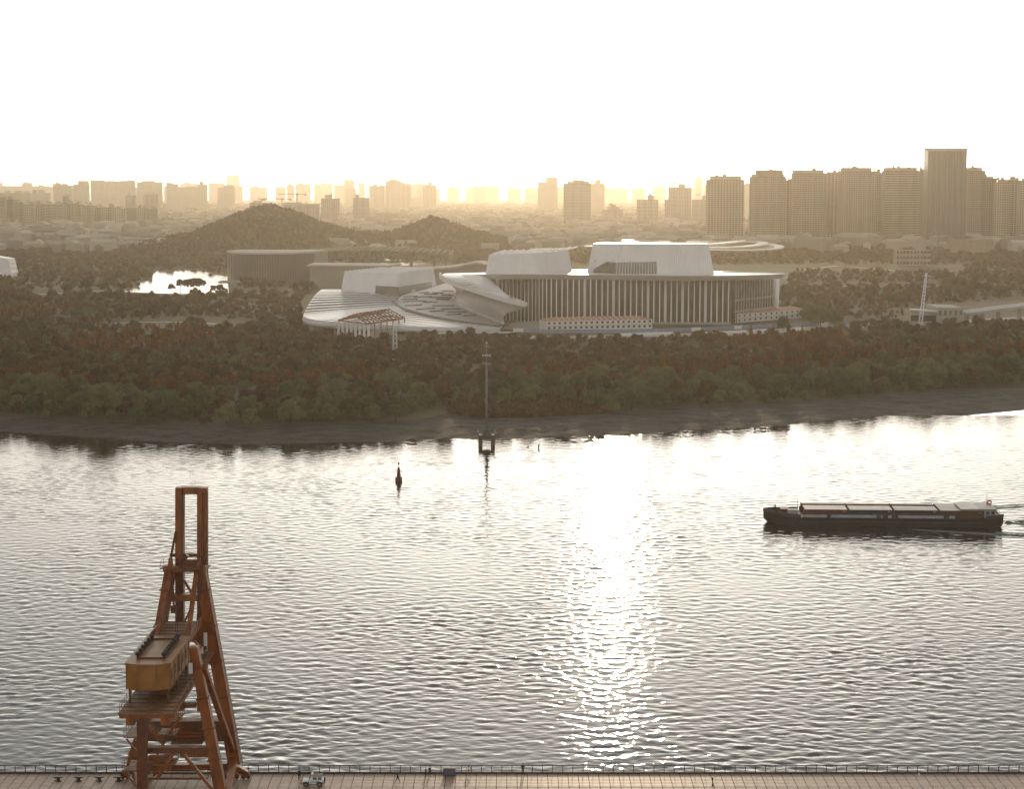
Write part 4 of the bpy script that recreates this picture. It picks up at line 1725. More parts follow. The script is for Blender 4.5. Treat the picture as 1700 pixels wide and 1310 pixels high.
def riverside():
    rg = np.random.default_rng(33)
    # front belt: rows that follow the bank
    for row, off in enumerate((5.0, 14.0, 25.0, 38.0, 52.0, 68.0)):
        px = -45.0 + rg.uniform(0, 15)
        while px < 1745:
            b = at(px, foot_px(px), 3.0)
            sp = rg.uniform(6.6, 10.5)
            creek = 690 < px < 770
            reed = 740 < px < 990 and row < 2
            y = b.y + off + rg.uniform(-3, 3)
            x = b.x * (y / b.y) + rg.uniform(-1, 1)
            if creek and row < 2:
                px += 10
                continue
            if not reed:
                z = land_z(y, b.y) - 0.3
                # patchwork of brown stands
                brown = 0.5 + 0.5 * math.sin(x * 0.021 + row * 0.8) * math.sin(x * 0.009 + 1.3)
                if 1000 < px:
                    brown -= 0.15
                if 340 < px < 440:
                    brown += 0.45
                u = rg.uniform()
                sc = rg.uniform(0.50, 1.0) * (0.8 if row == 0 else 1.0) * (1.3 if rg.uniform() < 0.22 else 1.0)
                if u < brown * 0.30 + (0.35 if 340 < px < 440 else 0):
                    plant("brown_tree", ROUND_BROWN[rg.integers(3)], x, y, z, sc, LB, "brown trees of the riverside thicket")
                elif u < brown * 0.30 + 0.07 and row > 1:
                    plant("bare_tree", BARE[rg.integers(3)], x, y, z, sc * 1.0, LO, "bare trees of the riverside thicket")
                else:
                    plant("willow_tree", WILLOW[rg.integers(5)], x, y, z, sc, LW, "grey-green trees of the riverside thicket")
            px += sp * F / y
    # band of rust-brown conical trees behind, full on the right, patchy on the left
    for row, off in enumerate((84, 95, 107, 119)):
        px = -40.0
        while px < 1745:
            b = at(px, foot_px(px), 3.0)
            y = b.y + off + rg.uniform(-3, 3)
            x = b.x * (y / b.y) + rg.uniform(-1, 1)
            right = px > 1060
            leftp = px < 150 or 250 < px < 400 or 420 < px < 470
            if right:
                plant("redwood_tree", REDWOOD[rg.integers(4)], x, y, G - 0.3, rg.uniform(0.62, 0.95), LR, "conical rust-brown trees")
                px += rg.uniform(4.2, 7.0) * F / y * (1.0 if row < 2 else 1.6)
            elif leftp:
                plant("rust_tree", RUSTR[rg.integers(2)], x, y, G - 0.3, rg.uniform(0.6, 1.0), LRR, "rounded rust-red trees")
                px += rg.uniform(7, 11) * F / y
            else:
                if rg.uniform() < 0.75:
                    if rg.uniform() < 0.5:
                        plant("brown_tree", ROUND_BROWN[rg.integers(3)], x, y, G - 0.3, rg.uniform(0.5, 0.9), LB, "brown trees of the riverside thicket")
                    else:
                        plant("willow_tree", WILLOW[rg.integers(5)], x, y, G - 0.3, rg.uniform(0.5, 0.85), LW, "grey-green trees of the riverside thicket")
                px += rg.uniform(8, 13) * F / y


riverside()


def reeds():
    rg = np.random.default_rng(8)
    P, Nn = [], []
    for _ in range(9000):
        px = rg.uniform(745, 1010)
        b = at(px, foot_px(px), 3.0)
        off = rg.uniform(-1, 24)
        edge = min((px - 745) / 25.0, (1010 - px) / 60.0, 1.0)
        h = rg.uniform(1.2, 3.8) * (0.4 + 0.6 * max(0.1, edge))
        y = b.y + off
        z = land_z(y, b.y)
        P.append((b.x * y / b.y, y, z + h * rg.uniform(0.2, 1.0)))
        Nn.append((rg.normal() * 0.3, -1, 0.25))
    me = leaf_mesh("reeds", np.array(P), np.array(Nn), 0.5, M['reed'], 0.5, 4, aspect=2.2)
    o = link(bpy.data.objects.new("reeds", me))
    tag(o, "rust-brown reed bed on the bank behind the lamp mast", "reeds", kind="stuff")


reeds()

# dark round trees silhouetted against the pond, and a few by the path
pond_trees = [(300, 478, 1.15, "dark round tree, leftmost of the clump before the bright pond"), (312, 479, 1.3, "dark round tree, second of the clump before the bright pond"),
              (322, 478, 1.25, "dark round tree, third of the clump before the bright pond"), (332, 478, 1.35, "dark round tree at the clump's right end before the bright pond"),
              (285, 482, 0.9, "small dark tree left of the clump before the pond"), (354, 482, 0.8, "small dark tree right of the clump before the pond"),
              (366, 484, 0.95, "dark bush at the pond's right end by the pavilion"), (113, 485, 1.1, "dark tree standing left along the pale path"),
              (142, 483, 1.3, "larger dark tree by the pale path left of the pond"), (173, 482, 1.0, "dark tree between path and pond's left tip"),
              (204, 480, 0.8, "small dark tree at the pond's left tip")]
DARK = [(crown_round(210 + i, M['leaf_pine'], 1600, 4.2, 7.5, 0.6, 14, low=0.3), trunk_mesh(40 + i, 7.5, 0.25)) for i in range(2)]
for i, (x, y, s, l) in enumerate(pond_trees):
    p = at(x, y + 4, G)
    plant("round_tree", DARK[i % 2], p.x, p.y, G, s * 1.15, l, "trees round the pond")
for (x, y, s, l) in ((1345, 540, 1.5, "dark green bushy tree at the right end of the site cabins"), (1362, 541, 1.3, "dark green tree beside the one at the cabins' end"),
                     (1300, 549, 0.9, "low green bush before the right-hand site cabins"), (1385, 540, 1.1, "green tree right of the cabins along the road")):
    p = at(x, y, G)
    plant("bushy_tree", WILLOW[1], p.x, p.y, G, s, l, "trees by the right-hand cabins")


# ------------------------------------------------------------------ woods nobody could count: instanced
def scatter(name, label, protos, pts, cat="wood"):
    """pts: list of (x,y,z,scale)"""
    pts = np.array(pts, dtype=np.float32)
    me = bpy.data.meshes.new(name)
    me.vertices.add(len(pts))
    me.vertices.foreach_set("co", pts[:, :3].ravel())
    at_ = me.attributes.new("sc", 'FLOAT', 'POINT')
    at_.data.foreach_set("value", pts[:, 3].copy())
    rg = np.random.default_rng(len(pts))
    at_ = me.attributes.new("ix", 'INT', 'POINT')
    at_.data.foreach_set("value", rg.integers(0, len(protos), len(pts)).astype(np.int32))
    at_ = me.attributes.new("rz", 'FLOAT', 'POINT')
    at_.data.foreach_set("value", rg.uniform(0, 6.28, len(pts)).astype(np.float32))
    me.update()
    col = bpy.data.collections.new(name + "_kinds")
    for p in protos:
        col.objects.link(bpy.data.objects.new(name + "_kind", p))
    ng = bpy.data.node_groups.new(name, 'GeometryNodeTree')
    ng.interface.new_socket("Geometry", in_out='INPUT', socket_type='NodeSocketGeometry')
    ng.interface.new_socket("Geometry", in_out='OUTPUT', socket_type='NodeSocketGeometry')
    N = ng.nodes
    gi, go = N.new("NodeGroupInput"), N.new("NodeGroupOutput")
    ip = N.new("GeometryNodeInstanceOnPoints")
    ci = N.new("GeometryNodeCollectionInfo")
    ci.inputs["Collection"].default_value = col
    ci.inputs["Separate Children"].default_value = True
    ci.inputs["Reset Children"].default_value = True

    def attr(nm, t):
        a = N.new("GeometryNodeInputNamedAttribute")
        a.data_type = t
        a.inputs["Name"].default_value = nm
        return a.outputs["Attribute"]

    cx = N.new("ShaderNodeCombineXYZ")
    lk = ng.links.new
    lk(attr("rz", 'FLOAT'), cx.inputs[2])
    lk(gi.outputs[0], ip.inputs["Points"])
    lk(ci.outputs[0], ip.inputs["Instance"])
    ip.inputs["Pick Instance"].default_value = True
    lk(attr("ix", 'INT'), ip.inputs["Instance Index"])
    lk(cx.outputs[0], ip.inputs["Rotation"])
    lk(attr("sc", 'FLOAT'), ip.inputs["Scale"])
    lk(ip.outputs[0], go.inputs[0])
    o = link(bpy.data.objects.new(name, me))
    md = o.modifiers.new("scatter", 'NODES')
    md.node_group = ng
    tag(o, label, cat, kind="stuff")
    return o


def pixel_of(x, y, z):
    v = Vector((x, y, z - CH))
    fw = Vector((0, math.cos(PITCH), -math.sin(PITCH)))
    up = Vector((0, math.sin(PITCH), math.cos(PITCH)))
    d = v.dot(fw)
    return 850 + F * v.x / d, 655 - F * v.dot(up) / d


def in_poly(px, py, poly):
    c = False
    n = len(poly)
    for i in range(n):
        x1, y1 = poly[i]
        x2, y2 = poly[(i + 1) % n]
        if (y1 > py) != (y2 > py) and px < (x2 - x1) * (py - y1) / (y2 - y1) + x1:
            c = not c
    return c


KEEP_OUT = [POND, [(350, 462), (380, 462), (400, 480), (340, 486)],
            [(498, 552), (500, 500), (530, 478), (560, 474), (640, 466), (720, 455), (720, 440), (1330, 440), (1300, 480), (1290, 520), (1350, 524), (1345, 552), (900, 556), (852, 562), (690, 566), (600, 572), (553, 562)],
            [(850, 548), (1420, 534), (1420, 545), (1250, 560), (960, 568), (850, 566)],
            [(1500, 512), (1760, 488), (1760, 534), (1500, 548)], [(1400, 532), (1760, 519), (1760, 531), (1400, 546)],
            [(560, 438), (600, 427), (650, 424), (735, 423), (745, 440), (640, 443)], [(376, 462), (525, 462), (525, 472), (376, 472)],
            [(465, 441), (750, 441), (750, 462), (465, 462)], [(960, 398), (1320, 398), (1320, 415), (960, 415)], [(0, 455), (22, 455), (22, 462), (0, 462)],
            [(55, 480), (490, 480), (490, 492), (55, 492)], [(185, 531), (430, 531), (430, 544), (185, 541)],
            [(1325, 440), (1600, 440), (1600, 456), (1325, 450)], [(1335, 471), (1565, 471), (1565, 478), (1335, 478)]]


def woods():
    rg = np.random.default_rng(77)
    olive, brown, rust, far, pine = [], [], [], [], []
    # park between the riverside belt and the hills
    n = 0
    while n < 22000:
        y = 880 + 1950 * rg.uniform() ** 1.3
        x = rg.uniform(-0.31, 0.31) * y
        px, py = pixel_of(x, y, G)
        b = at(min(max(px, -390), 2090), foot_px(px), 3.0)
        n += 1
        if y < b.y + 128:
            continue
        if any(in_poly(px, py, k) for k in KEEP_OUT):
            continue
        hz = float(hill_z(x, y)) if y > HILL_D - 480 else 0
        z = max(G - 0.2, hz - 0.2)
        v = math.sin(x * 0.013 + 0.7) * math.cos(y * 0.009) + 0.5 * math.sin(x * 0.03 + y * 0.02)
        s = rg.uniform(0.35, 0.85) * (1.0 if v > -0.3 else 0.7)
        u = rg.uniform()
        w = math.sin(x * 0.017 - 1.1) * math.sin(y * 0.012 + 0.6) + 0.35 * math.sin(x * 0.05)
        if w > 0.55 and y < 1500:
            rust.append((x, y, z, s * 0.8))
        elif u < 0.28 + 0.22 * v:
            olive.append((x, y, z, s * 0.85))
        else:
            brown.append((x, y, z, s))
    # hills: pines on the crests, mixed wood on the flanks
    for _ in range(9000):
        x = rg.uniform((70 - 850) / hs_, (980 - 850) / hs_)
        y = rg.uniform(HILL_D - 420, HILL_D + 60)
        if hill_profile(x) < 6:
            continue
        z = float(hill_z(x, y)) - 0.3
        if z < G + 3:
            continue
        (pine if rg.uniform() < 0.55 else brown).append((x, y, z, rg.uniform(0.45, 0.95)))
    # plain beyond the hills, to the horizon
    for _ in range(9000):
        y = 2450 * math.exp(rg.uniform() * math.log(5.0))
        x = rg.uniform(-0.30, 0.30) * y
        far.append((x, y, G - 0.4, rg.uniform(0.6, 1.2) * (0.8 + y / 9000)))
    small = lambda f, s, m, **k: f(s, m, **k)
    p_ol = [small(crown_round, 300 + i, M['leaf_willow'], n=700, r=5, h=8.5, size=1.0, lobes=14) for i in range(3)]
    p_br = [small(crown_round, 310 + i, M['leaf_brown'], n=600, r=4.6, h=9, size=0.95, lobes=12) for i in range(3)] + [small(crown_open, 314, M['leaf_brown'], n=500, r=4, h=11, size=0.8)]
    p_ru = [small(crown_round, 320 + i, M['leaf_rust'], n=600, r=4.4, h=9, size=0.95, lobes=12) for i in range(2)] + [small(crown_cone, 324, M['leaf_rust'], n=500, r=2.6, h=13, size=0.9)]
    p_pi = [small(crown_cone, 330 + i, M['leaf_pine'], n=500, r=3.2, h=11, size=1.1) for i in range(2)] + [small(crown_round, 334, M['leaf_pine'], n=500, r=4.2, h=9, size=1.1, lobes=10)]
    p_fa = [small(crown_round, 340 + i, M['leaf_brown'], n=220, r=8, h=8, size=2.4, lobes=8) for i in range(3)]
    scatter("olive_wood", "olive-green park trees scattered between river thicket and hills", p_ol, olive)
    scatter("brown_wood", "brown leafless park woodland between river thicket and hills", p_br, brown)
    scatter("rust_wood", "rust-coloured park trees scattered between river thicket and hills", p_ru, rust)
    scatter("hill_wood", "dark trees covering the two hills", p_pi, pine)
    scatter("distant_wood", "hazy tree cover of the plain beyond the hills", p_fa, far)
    # low-rise houses of the plain: a mass that reads as one
    hs = []
    for k in range(4):
        mb = MB()
        w, d_, h = (14 + 5 * k, 10, 7 + 2.5 * k)
        mb.box((0, 0, h / 2), (w, d_, h))
        mb.hexa([(-w / 2 - .5, -d_ / 2 - .5, h + .02), (w / 2 + .5, -d_ / 2 - .5, h + .02), (w / 2 + .5, d_ / 2 + .5, h + .02), (-w / 2 - .5, d_ / 2 + .5, h + .02)],
                [(-w / 2, -.2, h + 3), (w / 2, -.2, h + 3), (w / 2, .2, h + 3), (-w / 2, .2, h + 3)])
        hs.append(mb.mesh("house", M['far_roof']))
    hp = []
    for _ in range(5200):
        y = 2700 * math.exp(rg.uniform() * math.log(4.2))
        x = rg.uniform(-0.30, 0.30) * y
        hp.append((x, y, G - 0.2, rg.uniform(0.8, 1.5)))
    scatter("low_rise_district", "hazy mass of low houses on the plain beyond the hills", hs, hp, "houses")


woods()


# ------------------------------------------------------------------ barge with containers
def barge():
    bow, stern = at(1270, 873, 0), at(1667, 877, 0)
    d = stern - bow
    L = d.length
    ang = math.atan2(d.y, d.x)
    root = empty("container_barge", bow, ang)
    tag(root, "long black river barge loaded with containers, bow to the left", "barge")
    B = 13.6                                    # beam; near side at y = 0
    # hull from stations along x: (x, half width factor, keel z, deck z)
    st = [(0.0, 0.03, 0.2, 3.0), (1.2, 0.28, -0.4, 2.9), (3.0, 0.55, -0.8, 2.75), (6.0, 0.82, -1, 2.5), (10.0, 0.97, -1, 2.35), (15.0, 1.0, -1, 2.2),
          (L - 12, 1.0, -1, 2.2), (L - 5, 0.98, -1, 2.45), (L - 1.2, 0.90, -0.6, 2.8), (L, 0.80, 0.6, 2.95)]
    mb = MB()
    vs, fs = [], []
    for (x, w, k, t) in st:
        hw = B / 2 * w
        vs += [(x + (0.9 if x < 6 else 0), B / 2 - hw * 0.86, k), (x, B / 2 - hw, k + 0.9), (x, B / 2 - hw, t), (x, B / 2 + hw, t), (x, B / 2 + hw, k + 0.9), (x + (0.9 if x < 6 else 0), B / 2 + hw * 0.86, k)]
    n = 6
    for i in range(len(st) - 1):
        for j in range(n):
            a, b = i * n + j, i * n + (j + 1) % n
            fs.append((a, b, b + n, a + n))
    fs.append(tuple(range(n)))
    fs.append(tuple((len(st) - 1) * n + j for j in reversed(range(n))))
    mb.add(vs, fs)
    hull = mb.build("hull", M['hull'], root)
    # bulwark rims at bow and stern and rubbing strakes
    for rng_, nm in ((st[:5], "bow_bulwark"), (st[7:], "stern_bulwark")):
        mb = MB()
        for s_ in (-1, 1):
            for a, b in zip(rng_[:-1], rng_[1:]):
                mb.bar((a[0], B / 2 + s_ * B / 2 * a[1], a[3] + 0.4), (b[0], B / 2 + s_ * B / 2 * b[1], b[3] + 0.4), 0.22, 0.9)
        mb.build(nm, M['hull_rub'], hull)
    mb = MB()
    mb.bar((10, -0.05, 1.35), (L - 6, -0.05, 1.35), 0.25, 0.28)
    mb.build("rubbing_strake", M['hull_rub'], hull)
    for x in (20, 29, 38, 52):
        mb = MB()
        mb.lathe([(0.12, -0.2), (0.45, -0.2), (0.45, 0.2), (0.12, 0.2)], (0, 0, 0), 10)
        o = mb.build("tyre_fender", M['black'], hull)
        o.rotation_euler = (R(90), 0, 0)
        o.location = (x, -0.25, 1.6)
    # coaming: pale strip along the hold
    for y in (0.75, B - 0.75):
        mb = MB()
        x = 10.5
        cuts = [10.5, 17.2, 18.4, 31, 34.2, 35.2, 37, 49.5, 51, L - 13.4]
        for a, b in zip(cuts[0::2], cuts[1::2]):
            mb.bar((a, y, 2.75), (b, y, 2.75), 0.2, 0.75)
        mb.build("coaming", M['coaming'], root)
        mb = MB()
        mb.bar((10.5, y + (0.25 if y < 5 else -0.25), 2.9), (L - 13.4, y + (0.25 if y < 5 else -0.25), 2.9), 0.22, 1.4)
        mb.build("coaming_wall", M['hull_rub'], root)
    for i in range(24):
        mb = MB()
        mb.bar((11 + i * (L - 25) / 23, 0.2, 2.2), (11 + i * (L - 25) / 23, 0.2, 3.1), 0.06)
        mb.build("stanchion", M['coaming'], root)
    # forward gear
    mb = MB()
    mb.box((8.0, B / 2 - 2.6, 3.2), (2.8, 2.4, 1.7))
    mb.build("windlass_house", M['deckhouse'], root)
    mb = MB()
    mb.box((6.0, B / 2 + 1.5, 3.0), (2.4, 3.4, 1.3))
    mb.build("windlass", M['crane_dark'], root)
    mb = MB()
    mb.tube((9.6, B / 2, 2.5), (9.6, B / 2, 6.4), 0.14, 0.08)
    mb.build("foremast", M['pole'], root)
    mb = MB()
    for y in (1.2, B - 1.2):
        mb.tube((3.6, y + (1.5 if y < 5 else -1.5), 3.0), (3.6, y + (1.5 if y < 5 else -1.5), 4.3), 0.2)
    mb.build("mooring_bitts", M['rail'], root)
    # stern houses
    for (x0, x1, nm) in ((L - 11.6, L - 6.9, "deckhouse"), (L - 6.4, L - 2.2, "wheelhouse")):
        mb = MB()
        mb.box(((x0 + x1) / 2, B / 2, 3.55), (x1 - x0, B - 3.0, 2.6))
        h = mb.build(nm, M['deckhouse'], root)
        mb = MB()
        mb.box(((x0 + x1) / 2, B / 2, 4.98), (x1 - x0 + 0.5, B - 2.4, 0.22))
        mb.build("roof", M['cont_roof'], h)
        for k in range(3):
            mb = MB()
            mb.box((x0 + (k + 0.5) * (x1 - x0) / 3, 1.46, 3.9), ((x1 - x0) / 3 * 0.6, 0.12, 0.9))
            mb.build("window", M['window'], h)
    mb = MB()
    mb.tube((L - 3, B - 3.4, 5.0), (L - 3, B - 3.4, 8.0), 0.1, 0.06)
    mb.build("signal_mast", M['pole'], root)
    mb = MB()
    mb.torus((L - 2.4, B - 4.0, 5.65), 0.5, 0.2, 'Y')
    mb.build("life_ring", M['orange'], root)
    mb = MB()
    for i in range(6):
        y = 1.8 + i * (B - 3.6) / 5
        mb.bar((L - 0.7, y, 2.8), (L - 0.7, y, 4.0), 0.07)
    mb.bar((L - 0.7, 1.8, 4.0), (L - 0.7, B - 1.8, 4.0), 0.07)
    mb.build("stern_rail", M['rail'], root)
    # containers: top-level things, four bays of five rows (fourth row empty but for the last bay)
    cl, cw, chh = 12.19, 2.44, 2.6
    cm = {}

    def container_parts(colr):
        if colr in cm:
            return cm[colr]
        m = MB()
        m.box((0, 0, chh / 2 - 0.04), (cl - 0.3, cw - 0.12, chh - 0.14))
        nn = 26
        for i in range(nn):                                          # corrugation
            x = -cl / 2 + 0.35 + (i + 0.25) * (cl - 0.7) / nn
            for s_ in (-1, 1):
                m.box((x, s_ * (cw / 2 - 0.055), chh / 2), ((cl - 0.7) / nn * 0.5, 0.07, chh - 0.35))
        body = m.mesh("body", M['cont_' + colr])
        m = MB()
        for sx in (-1, 1):
            for sy in (-1, 1):
                m.box((sx * (cl / 2 - 0.1), sy * (cw / 2 - 0.08), chh / 2), (0.2, 0.16, chh))
        for sy in (-1, 1):
            for z in (0.08, chh - 0.09):
                m.box((0, sy * (cw / 2 - 0.07), z), (cl - 0.4, 0.13, 0.16))
        fr = m.mesh("frame", M['cont_' + colr])
        m = MB()
        m.box((0, 0, chh - 0.05), (cl - 0.42, cw - 0.3, 0.08))
        rf = m.mesh("roof", M['cont_roof'])
        cm[colr] = (body, fr, rf)
        return cm[colr]

    bays = ["bow", "second", "third", "stern"]
    rown = ["nearest", "second", "third", "fourth", "farthest"]
    near_col = ['red', 'green', 'black', 'brown']
    near_lab = ["rust-red container at the bow end of the barge's nearest row", "dark green container second from the bow in the nearest row",
                "black container third from the bow in the nearest row", "brown container at the stern end of the nearest row"]
    mx = Matrix.Rotation(ang, 4, 'Z')
    for bay in range(4):
        for rw in range(5):
            if rw == 3 and bay < 3:
                continue
            x = 10.9 + (cl + 0.32) * bay + cl / 2
            y = 0.95 + cw / 2 + 2.42 * rw * 1.02
            p = Vector(bow) + mx @ Vector((x, y, 2.0))
            colr = near_col[bay] if rw == 0 else ['red', 'black', 'brown', 'green', 'red'][(rw + bay) % 5]
            c = empty("shipping_container", p, ang)
            lab = near_lab[bay] if rw == 0 else "pale-roofed container, %s row from the viewer, %s bay of the barge" % (rown[rw], bays[bay])
            tag(c, lab, "container", "containers on the barge")
            for nm, me in zip(("body", "frame", "roof"), container_parts(colr)):
                link(bpy.data.objects.new(nm, me), c)
            if rw == 0 and bay == 1:                                 # four pale characters on the dark green side
                mb = MB()
                for k in range(4):
                    xo = -2.8 + k * 1.9
                    mb.box((xo, -cw / 2 - 0.05, 0.75), (0.12, 0.05, 1.0))
                    mb.box((xo, -cw / 2 - 0.05, 0.95), (0.85, 0.06, 0.12))
                    if k % 2:
                        mb.box((xo, -cw / 2 - 0.05, 0.5), (0.7, 0.06, 0.12))
                    if k == 2:
                        mb.box((xo, -cw / 2 - 0.05, 1.2), (0.7, 0.06, 0.12))
                mb.build("lettering", M['deckhouse'], c)
            if rw == 0:
                mb = MB()
                mb.box((cl / 2 - 1.1, -cw / 2 - 0.04, chh - 0.5), (0.9, 0.04, 0.16))
                mb.build("marking", M['deckhouse'], c)


barge()


# ------------------------------------------------------------------ river marks
def buoy():
    p = at(662, 799, 0)
    root = empty("channel_buoy", p)
    tag(root, "dark red conical channel buoy floating in mid river", "buoy")
    mb = MB()
    mb.lathe([(0.3, -0.8), (0.95, -0.5), (1.15, 0.2), (1.1, 1.0), (0.75, 1.35)], n=18)
    mb.build("float", M['buoy'], root, smooth=True)
    mb = MB()
    mb.lathe([(0.72, 1.3), (0.34, 4.4), (0.26, 4.5)], n=14)
    mb.build("cone", M['buoy'], root)
    mb = MB()
    mb.tube((0, 0, 4.4), (0, 0, 5.6), 0.07)
    mb.build("staff", M['rail'], root)
    mb = MB()
    mb.lathe([(0.05, 5.3), (0.3, 5.5), (0.3, 5.9), (0.05, 6.1)], n=10)
    mb.build("topmark", M['buoy'], root)
    for k in range(4):
        a = k * math.pi / 2 + 0.4
        mb = MB()
        mb.torus((math.cos(a) * 1.05, math.sin(a) * 1.05, 1.25), 0.16, 0.05)
        mb.build("lifting_eye", M['rail'], root)


buoy()


def beacon():
    p = at(808, 739, 0)
    root = empty("lamp_mast", p)
    tag(root, "tall grey mast with two crossarm rings on a piled concrete platform in the shallows", "mast")
    s = F / p.y
    top = CH - (570 - 318) / s
    for x in (-2.3, 2.3):
        for y in (-2.0, 2.0):
            mb = MB(p)
            mb.tube(p + Vector((x, y, -3)), p + Vector((x, y, 2.4)), 0.75, n=10)
            mb.build("pile", M['pile'], root)
    mb = MB(p)
    mb.box(p + Vector((0, 0, 3.1)), (6.0, 6.0, 1.6))
    pl = mb.build("platform", M['pile'], root)
    for x in (-3.0, 3.0):
        mb = MB(p)
        for y in (-3, 0, 3):
            mb.bar(p + Vector((x, y, 3.8)), p + Vector((x, y, 5.2)), 0.1)
        mb.bar(p + Vector((x, -3, 5.2)), p + Vector((x, 3, 5.2)), 0.09)
        mb.build("handrail", M['rail'], pl)
    mb = MB(p)
    mb.hexa([p + Vector((x, y, 3.92)) for x, y in ((-1.7, -1.7), (1.7, -1.7), (1.7, 1.7), (-1.7, 1.7))], [p + Vector((x, y, 6.0)) for x, y in ((-.8, -.8), (.8, -.8), (.8, .8), (-.8, .8))])
    mb.build("plinth", M['pile'], root)
    mb = MB(p)
    mb.tube(p + Vector((0, 0, 5.9)), p + Vector((0, 0, top - 7)), 0.52, 0.34, 12)
    mb.build("pole", M['pole'], root, smooth=True)
    mb = MB(p)
    mb.tube(p + Vector((0, 0, top - 7)), p + Vector((0, 0, top)), 0.16, 0.1, 8)
    mb.build("upper_pole", M['pole'], root)
    for z, w in ((top - 7.4, 3.4), (top - 4.6, 3.0), (top - 1.0, 1.5)):
        mb = MB(p)
        mb.box(p + Vector((0, 0, z)), (w, 1.6, 0.22))
        for x in (-w / 2, -w / 6, w / 6, w / 2):
            mb.bar(p + Vector((x, -0.7, z)), p + Vector((x, -0.7, z + 1.0)), 0.1)
        mb.build("crossarm", M['pole'], root)
    for x in (-1.3, -0.45, 0.45, 1.3):
        mb = MB(p)
        mb.box(p + Vector((x, -0.8, top - 4.1)), (0.4, 0.4, 0.4))
        mb.build("floodlight", M['lilac'], root)
    mb = MB(p)
    mb.lathe([(0.1, top), (0.28, top + 0.1), (0.28, top + 0.5), (0.05, top + 0.75)], p - Vector((0, 0, 0)) * 0 + Vector((0, 0, 0)), 10)
    mb.build("beacon_light", M['white'], root)


beacon()


def drift():
    rg = random.Random(4)
    heaps = [(952, 729, 66, "long dark driftwood heap at the waterline right of the mast"), (1036, 724, 18, "small dark driftwood heap right of the long one"),
             (1130, 720, 60, "driftwood heap at the waterline below the thicket's middle"), (1205, 715, 30, "driftwood patch between the two larger right-hand heaps"),
             (1255, 713, 40, "driftwood heap left of the last one on the right"), (1292, 710, 34, "last driftwood heap along the right waterline"),
             (680, 733, 20, "dark driftwood scrap on the mud left of the mast")]
    for (px, py, w, l) in heaps:
        p = at(px, py, 0.3)
        root = empty("driftwood_heap", p)
        tag(root, l, "driftwood", "driftwood along the waterline")
        ww = w / (F / p.y)
        for k in range(int(8 + ww * 1.6)):
            x = rg.uniform(-ww / 2, ww / 2)
            y = rg.uniform(-2.4, 2.4) * (1 - abs(2 * x / ww)) + rg.uniform(-0.4, 0.4)
            a = rg.uniform(-0.6, 0.6)
            ln = rg.uniform(0.8, 2.6)
            z = rg.uniform(0.0, 0.8) * (1 - abs(2 * x / ww))
            mb = MB(p)
            mb.tube(p + Vector((x, y, z)), p + Vector((x + ln * math.cos(a), y + ln * math.sin(a), z + rg.uniform(0, 0.5))), rg.uniform(0.12, 0.3), 0.08, 6)
            mb.build("branch", M['debris'], root)
    for (px, py, l) in ((894, 744, "upright dark snag in the water right of the mast"), (876, 743, "tiny dark float left of the upright snag")):
        p = at(px, py, 0)
        root = empty("floating_snag", p)
        tag(root, l, "driftwood", "snags in the shallows")
        h = 1.7 if px == 894 else 0.5
        mb = MB()
        mb.tube((0, 0, -0.4), (0.25, 0, h), 0.32, 0.16, 7)
        mb.build("log", M['debris'], root)
        mb = MB()
        mb.tube((0.1, 0, h * 0.4), (-0.7, 0.2, h * 0.7), 0.14, 0.05, 6)
        mb.build("branch", M['debris'], root)


drift()


# ------------------------------------------------------------------ quay railing
def railing():
    y = QY - 0.22
    root = empty("quay_railing", (0, y, PZ))
    tag(root, "dark metal railing running along the quay edge", "railing")
    pm = MB()
    pm.bar((0, 0, 0.16), (0, 0.04, 0.8), 0.10, 0.16)
    pm.bar((0, 0.04, 0.78), (0, -0.10, 1.22), 0.09, 0.12)
    me = pm.mesh("post", M['rail'])
    n = 118
    w = 1.55
    for i in range(n):
        x = (i - n / 2) * w
        share("post", me, (x, 0, 0), root)
    L = n * w
    mb = MB()
    mb.tube((-L / 2, -0.10, 1.24), (L / 2, -0.10, 1.24), 0.065, n=8)
    mb.build("top_rail", M['rail'], root)
    for z in (0.42, 0.66, 0.90):
        mb = MB()
        mb.tube((-L / 2, 0.03 - (z - 0.42) * 0.1, z), (L / 2, 0.03 - (z - 0.42) * 0.1, z), 0.012, n=5)
        mb.build("wire", M['rail'], root)
    mb = MB()
    mb.box((0, -0.26, 0.09), (L, 0.1, 0.34))
    mb.build("toe_board", M['rail'], root)


railing()


